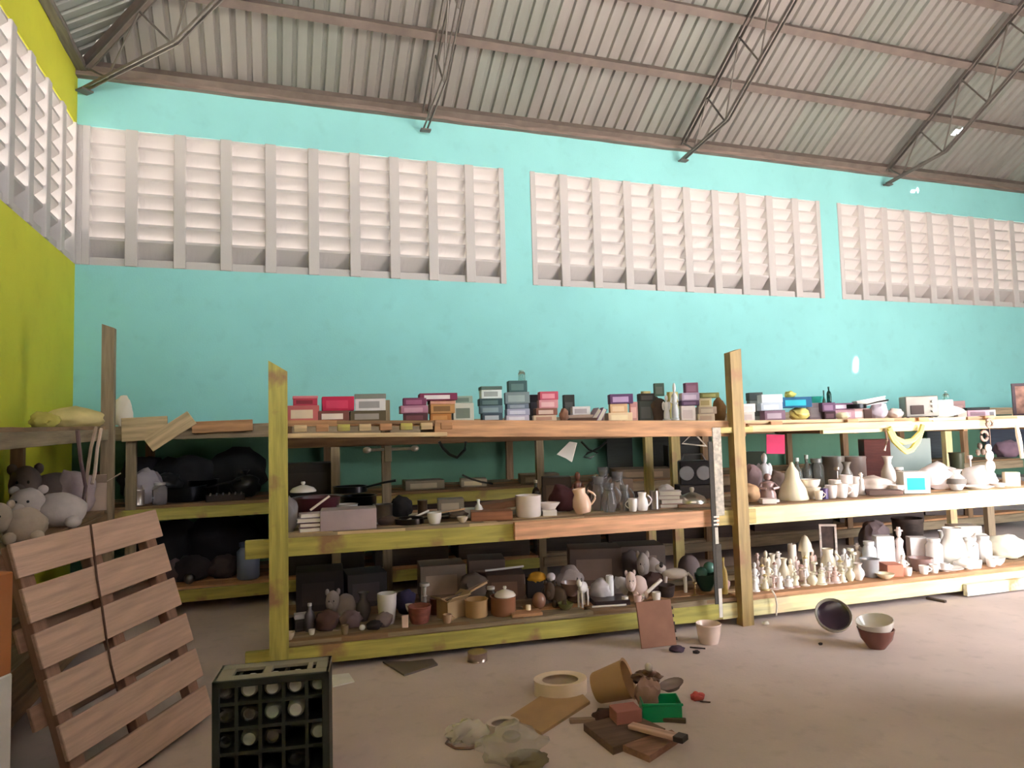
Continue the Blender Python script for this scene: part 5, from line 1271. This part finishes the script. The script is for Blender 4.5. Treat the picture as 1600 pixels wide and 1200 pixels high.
Fl(BAG, 'tiny white scrap of plastic under the rack edge', 'scrap', 1196, 976, 12, 6, (240, 232, 222), 'plastic', 61)
tag(bar('splinter_board', on_z(1448, 936, .0)+Vector((0, 0, .01)), on_z(1478, 942, .0)+Vector((0, 0, .01)), .03, .02, mat((80, 66, 56), 'wood')), 'dark splinter of wood under the far bay edge', 'wood')

# ================================================================== hanging things
def hang(px, py, off=-.05): 
    bay = 0 if px < 1143 else 1
    return on_line(px, py, *BAYS[bay], off)
# patterned strip hanging in front of the tall post
sr = empty('hanging_strip'); top = hang(1122, 668, -.10)
sr.location = top; tag(sr, 'long pale patterned strip hanging in front of the tall post', 'hanging strip')
def strip(name, ya, yb, w, m, x0=1119, x1=1121, t=.008):
    a, c = hang(x0, ya, -.10)-top, hang(x1, yb, -.10)-top
    b = MB().box((-w/2, -t/2, c.z), (w/2, t/2, a.z), .002); o = b.build(name, m, sr); o.location = (a.x, a.y, 0); return o
strip('webbing', 668, 806, .075, mat((196, 186, 172), 'cloth', scale=30, amp=.4))
for i in range(3): strip('white_band', 806+i*6, 809+i*6, .05, mat((236, 230, 222), 'cloth'))
strip('dark_ribbon', 690, 945, .045, mat((74, 70, 66), 'cloth'), 1110, 1112)
strip('pale_tail', 824, 850, .03, mat((220, 210, 196), 'cloth'))
strip('white_tail', 905, 965, .03, mat((238, 228, 218), 'cloth'), 1124, 1126)
strip('dark_ribbon', 850, 920, .05, mat((88, 82, 76), 'cloth'), 1122, 1122)
# wire hanger
c = hang(1086, 676)
hg = MB().tube([on_line(x, y, A, B, .02) for x, y in ((1084, 676), (1066, 693), (1104, 697), (1088, 680), (1084, 676))], .007, 6).build('clothes_hanger', mat((206, 196, 182), 'plastic'), None, True)
tag(hg, 'white plastic clothes hanger under the top beam', 'clothes hanger')
loop('cable', [on_line(x, y, A, B, .5) for x, y in ((686, 690), (692, 700), (702, 710), (714, 715), (720, 709), (726, 703), (728, 690))], .012, mat((30, 38, 30), 'plastic'), 'black cable drooping below the raw beam', 'cable')
loop('cable', [on_line(x, y, A, B, .6) for x, y in ((948, 690), (936, 700), (918, 708), (912, 714), (922, 716), (934, 708), (920, 702), (908, 690))], .010, mat((40, 48, 42), 'plastic'), 'tangled dark cable behind the white paper scrap', 'cable')
loop('cable', [on_line(x, y, A, B, .8) for x, y in ((722, 742), (735, 748), (752, 753), (770, 756))], .009, mat((50, 46, 40), 'plastic'), 'dark cable lying over the back of the middle shelf', 'cable')
# paper scrap
P4 = [on_line(x, y, A, B, .35) for x, y in ((870, 710), (890, 690), (901, 692), (893, 722), (884, 716))]
b = MB(); f0 = [b.bm.verts.new(p) for p in P4]; f1 = [b.bm.verts.new(p+Vector((.01, .012, 0))) for p in P4]
b.bm.faces.new(f0); b.bm.faces.new(f1[::-1])
for i in range(5): b.bm.faces.new((f0[i], f0[(i+1) % 5], f1[(i+1) % 5], f1[i]))
tag(b.build('paper_scrap', mat((226, 222, 214), 'card')), 'white paper scrap hanging from the raw beam', 'paper')
# tap bracket on the grey back post
tb = empty('pipe_fitting', on_line(605, 702, A, B, .98)); s_ = depth(tb.location)/FPX
tag(tb, 'white pipe with two end taps fixed across the grey back post', 'pipe')
MB().tube([(-32*s_, -.03, 0), (42*s_, -.03, 0)], .012, 8).build('pipe', mat((206, 200, 190), 'metal'), tb, True)
for x in (-32, 42): MB().blob((x*s_, -.04, 0), (.035, .03, .025), .05, 2, 1, 2).build('tap', mat((220, 214, 204), 'metal'), tb, True)
MB().box((-.03, -.045, -.10), (.03, -.02, .03), .005).build('clamp', mat((160, 152, 138), 'metal'), tb)
# pink card
pc = on_line(1212, 694, B, Cc, .5); s_ = depth(pc)/FPX
o = MB().box((-14*s_, 0, -15*s_), (14*s_, .006, 15*s_), .001).build('pink_card', mat((226, 70, 120), 'card')); o.location = pc; o.rotation_euler = (0, .04, -.4)
tag(o, 'bright pink card hanging under the top shelf past the tall post', 'card')
# yellow rope garland: two loops
for nm, pts, lab in (('rope', ((1388, 672), (1396, 688), (1408, 700), (1416, 706), (1424, 703), (1434, 690), (1441, 668)), 'thick yellow rope looped below the cream beam'), ('rope', ((1389, 668), (1398, 684), (1412, 691), (1426, 688), (1438, 676), (1442, 664)), 'thin yellow rope looped above the thick one')):
    loop(nm, [on_line(x, y, B, Cc, -.05) for x, y in pts], .022 if 'thick' in lab else .013, mat((236, 226, 130), 'cloth'), lab, 'rope')
# wind chime of discs and rings
wc = empty('wind_chime', on_line(1546, 668, B, Cc, -.06)); s_ = depth(wc.location)/FPX
tag(wc, 'wind chime of rings and white discs hanging from the cream beam', 'wind chime')
for (x, y, r_) in ((1546, 661, 8), (1538, 681, 9)):
    c_ = on_line(x, y, B, Cc, -.06)-wc.location
    MB().tube([c_+Vector((math.cos(a)*r_*s_*.8, 0, math.sin(a)*r_*s_*.8)) for a in [2*math.pi*i/14 for i in range(14)]], .012, 6, True).build('ring', mat((150, 122, 110), 'wood'), wc, True)
for (x, y, r_) in ((1544, 700, 6), (1546, 712, 8), (1547, 729, 10)):
    c_ = on_line(x, y, B, Cc, -.06)-wc.location
    MB().lathe([(0, -.008), (r_*s_, -.006), (r_*s_, .006), (0, .008)], 18, rot=Matrix.Rotation(R(90), 3, 'X'), cx=c_.x, cy=c_.y, cz=c_.z).build('disc', mat((250, 240, 230), 'ceramic'), wc, True)
for (x, y) in ((1531, 697), (1528, 707), (1536, 706)):
    c_ = on_line(x, y, B, Cc, -.04)-wc.location
    MB().blob(c_, (.02, .02, .03), .1, 2, 1, 2).build('bead', mat((120, 104, 92), 'wood'), wc, True)
MB().tube([(0, 0, .06), (0, 0, -.32)], .004, 5).build('cord', mat((130, 110, 96), 'cloth'), wc)
loop('shell_string', [on_line(x, y, B, Cc, -.05) for x, y in ((1588, 664), (1591, 680), (1594, 694), (1597, 716))], [.014, .022, .02, .016], mat((236, 230, 206), 'cloth'), 'white string of shells hanging near the framed picture', 'string')
loop('chain', [on_line(x, y, B, Cc, -.04) for x, y in ((1384, 672), (1386, 688), (1382, 704))], .010, mat((176, 150, 130), 'metal'), 'short brown chain beside the yellow ropes', 'chain')
loop('twine', [on_line(x, y, B, Cc, -.06) for x, y in ((1206, 922), (1211, 930), (1214, 945), (1213, 962))], .006, mat((240, 226, 212), 'cloth'), 'white twine trailing from the figurines over the low beam', 'twine')
# ribbons by the corner post and twine over the pallet
for i, (pts, c_) in enumerate(((((121, 672), (126, 720), (134, 760), (128, 800), (120, 822)), (120, 96, 96)), (((150, 668), (142, 700), (136, 740), (133, 790)), (170, 146, 130)), (((158, 670), (152, 700), (148, 740), (144, 756)), (206, 180, 164)))):
    loop('ribbon', [on_x(x, y, -1.15) for x, y in pts], .012, mat(c_, 'cloth'), ('dull mauve', 'tan', 'beaded cream')[i]+' ribbon hanging beside the corner post', 'ribbon')
iv = pal.matrix_basis.inverted()
def on_pal(px, py):
    n = pal.matrix_basis.to_3x3() @ Vector((0, 0, 1)); o_ = pal.matrix_basis.translation; d = ray(px, py)
    return iv @ (EYE+d*(n.dot(o_-EYE)/n.dot(d)))
MB().tube([on_pal(x, y)+Vector((0, 0, .006)) for x, y in ((140, 820), (145, 860), (150, 905), (158, 950), (165, 1000), (172, 1040), (182, 1080))], .005, 6).build('twine', mat((96, 70, 60), 'cloth'), pal)
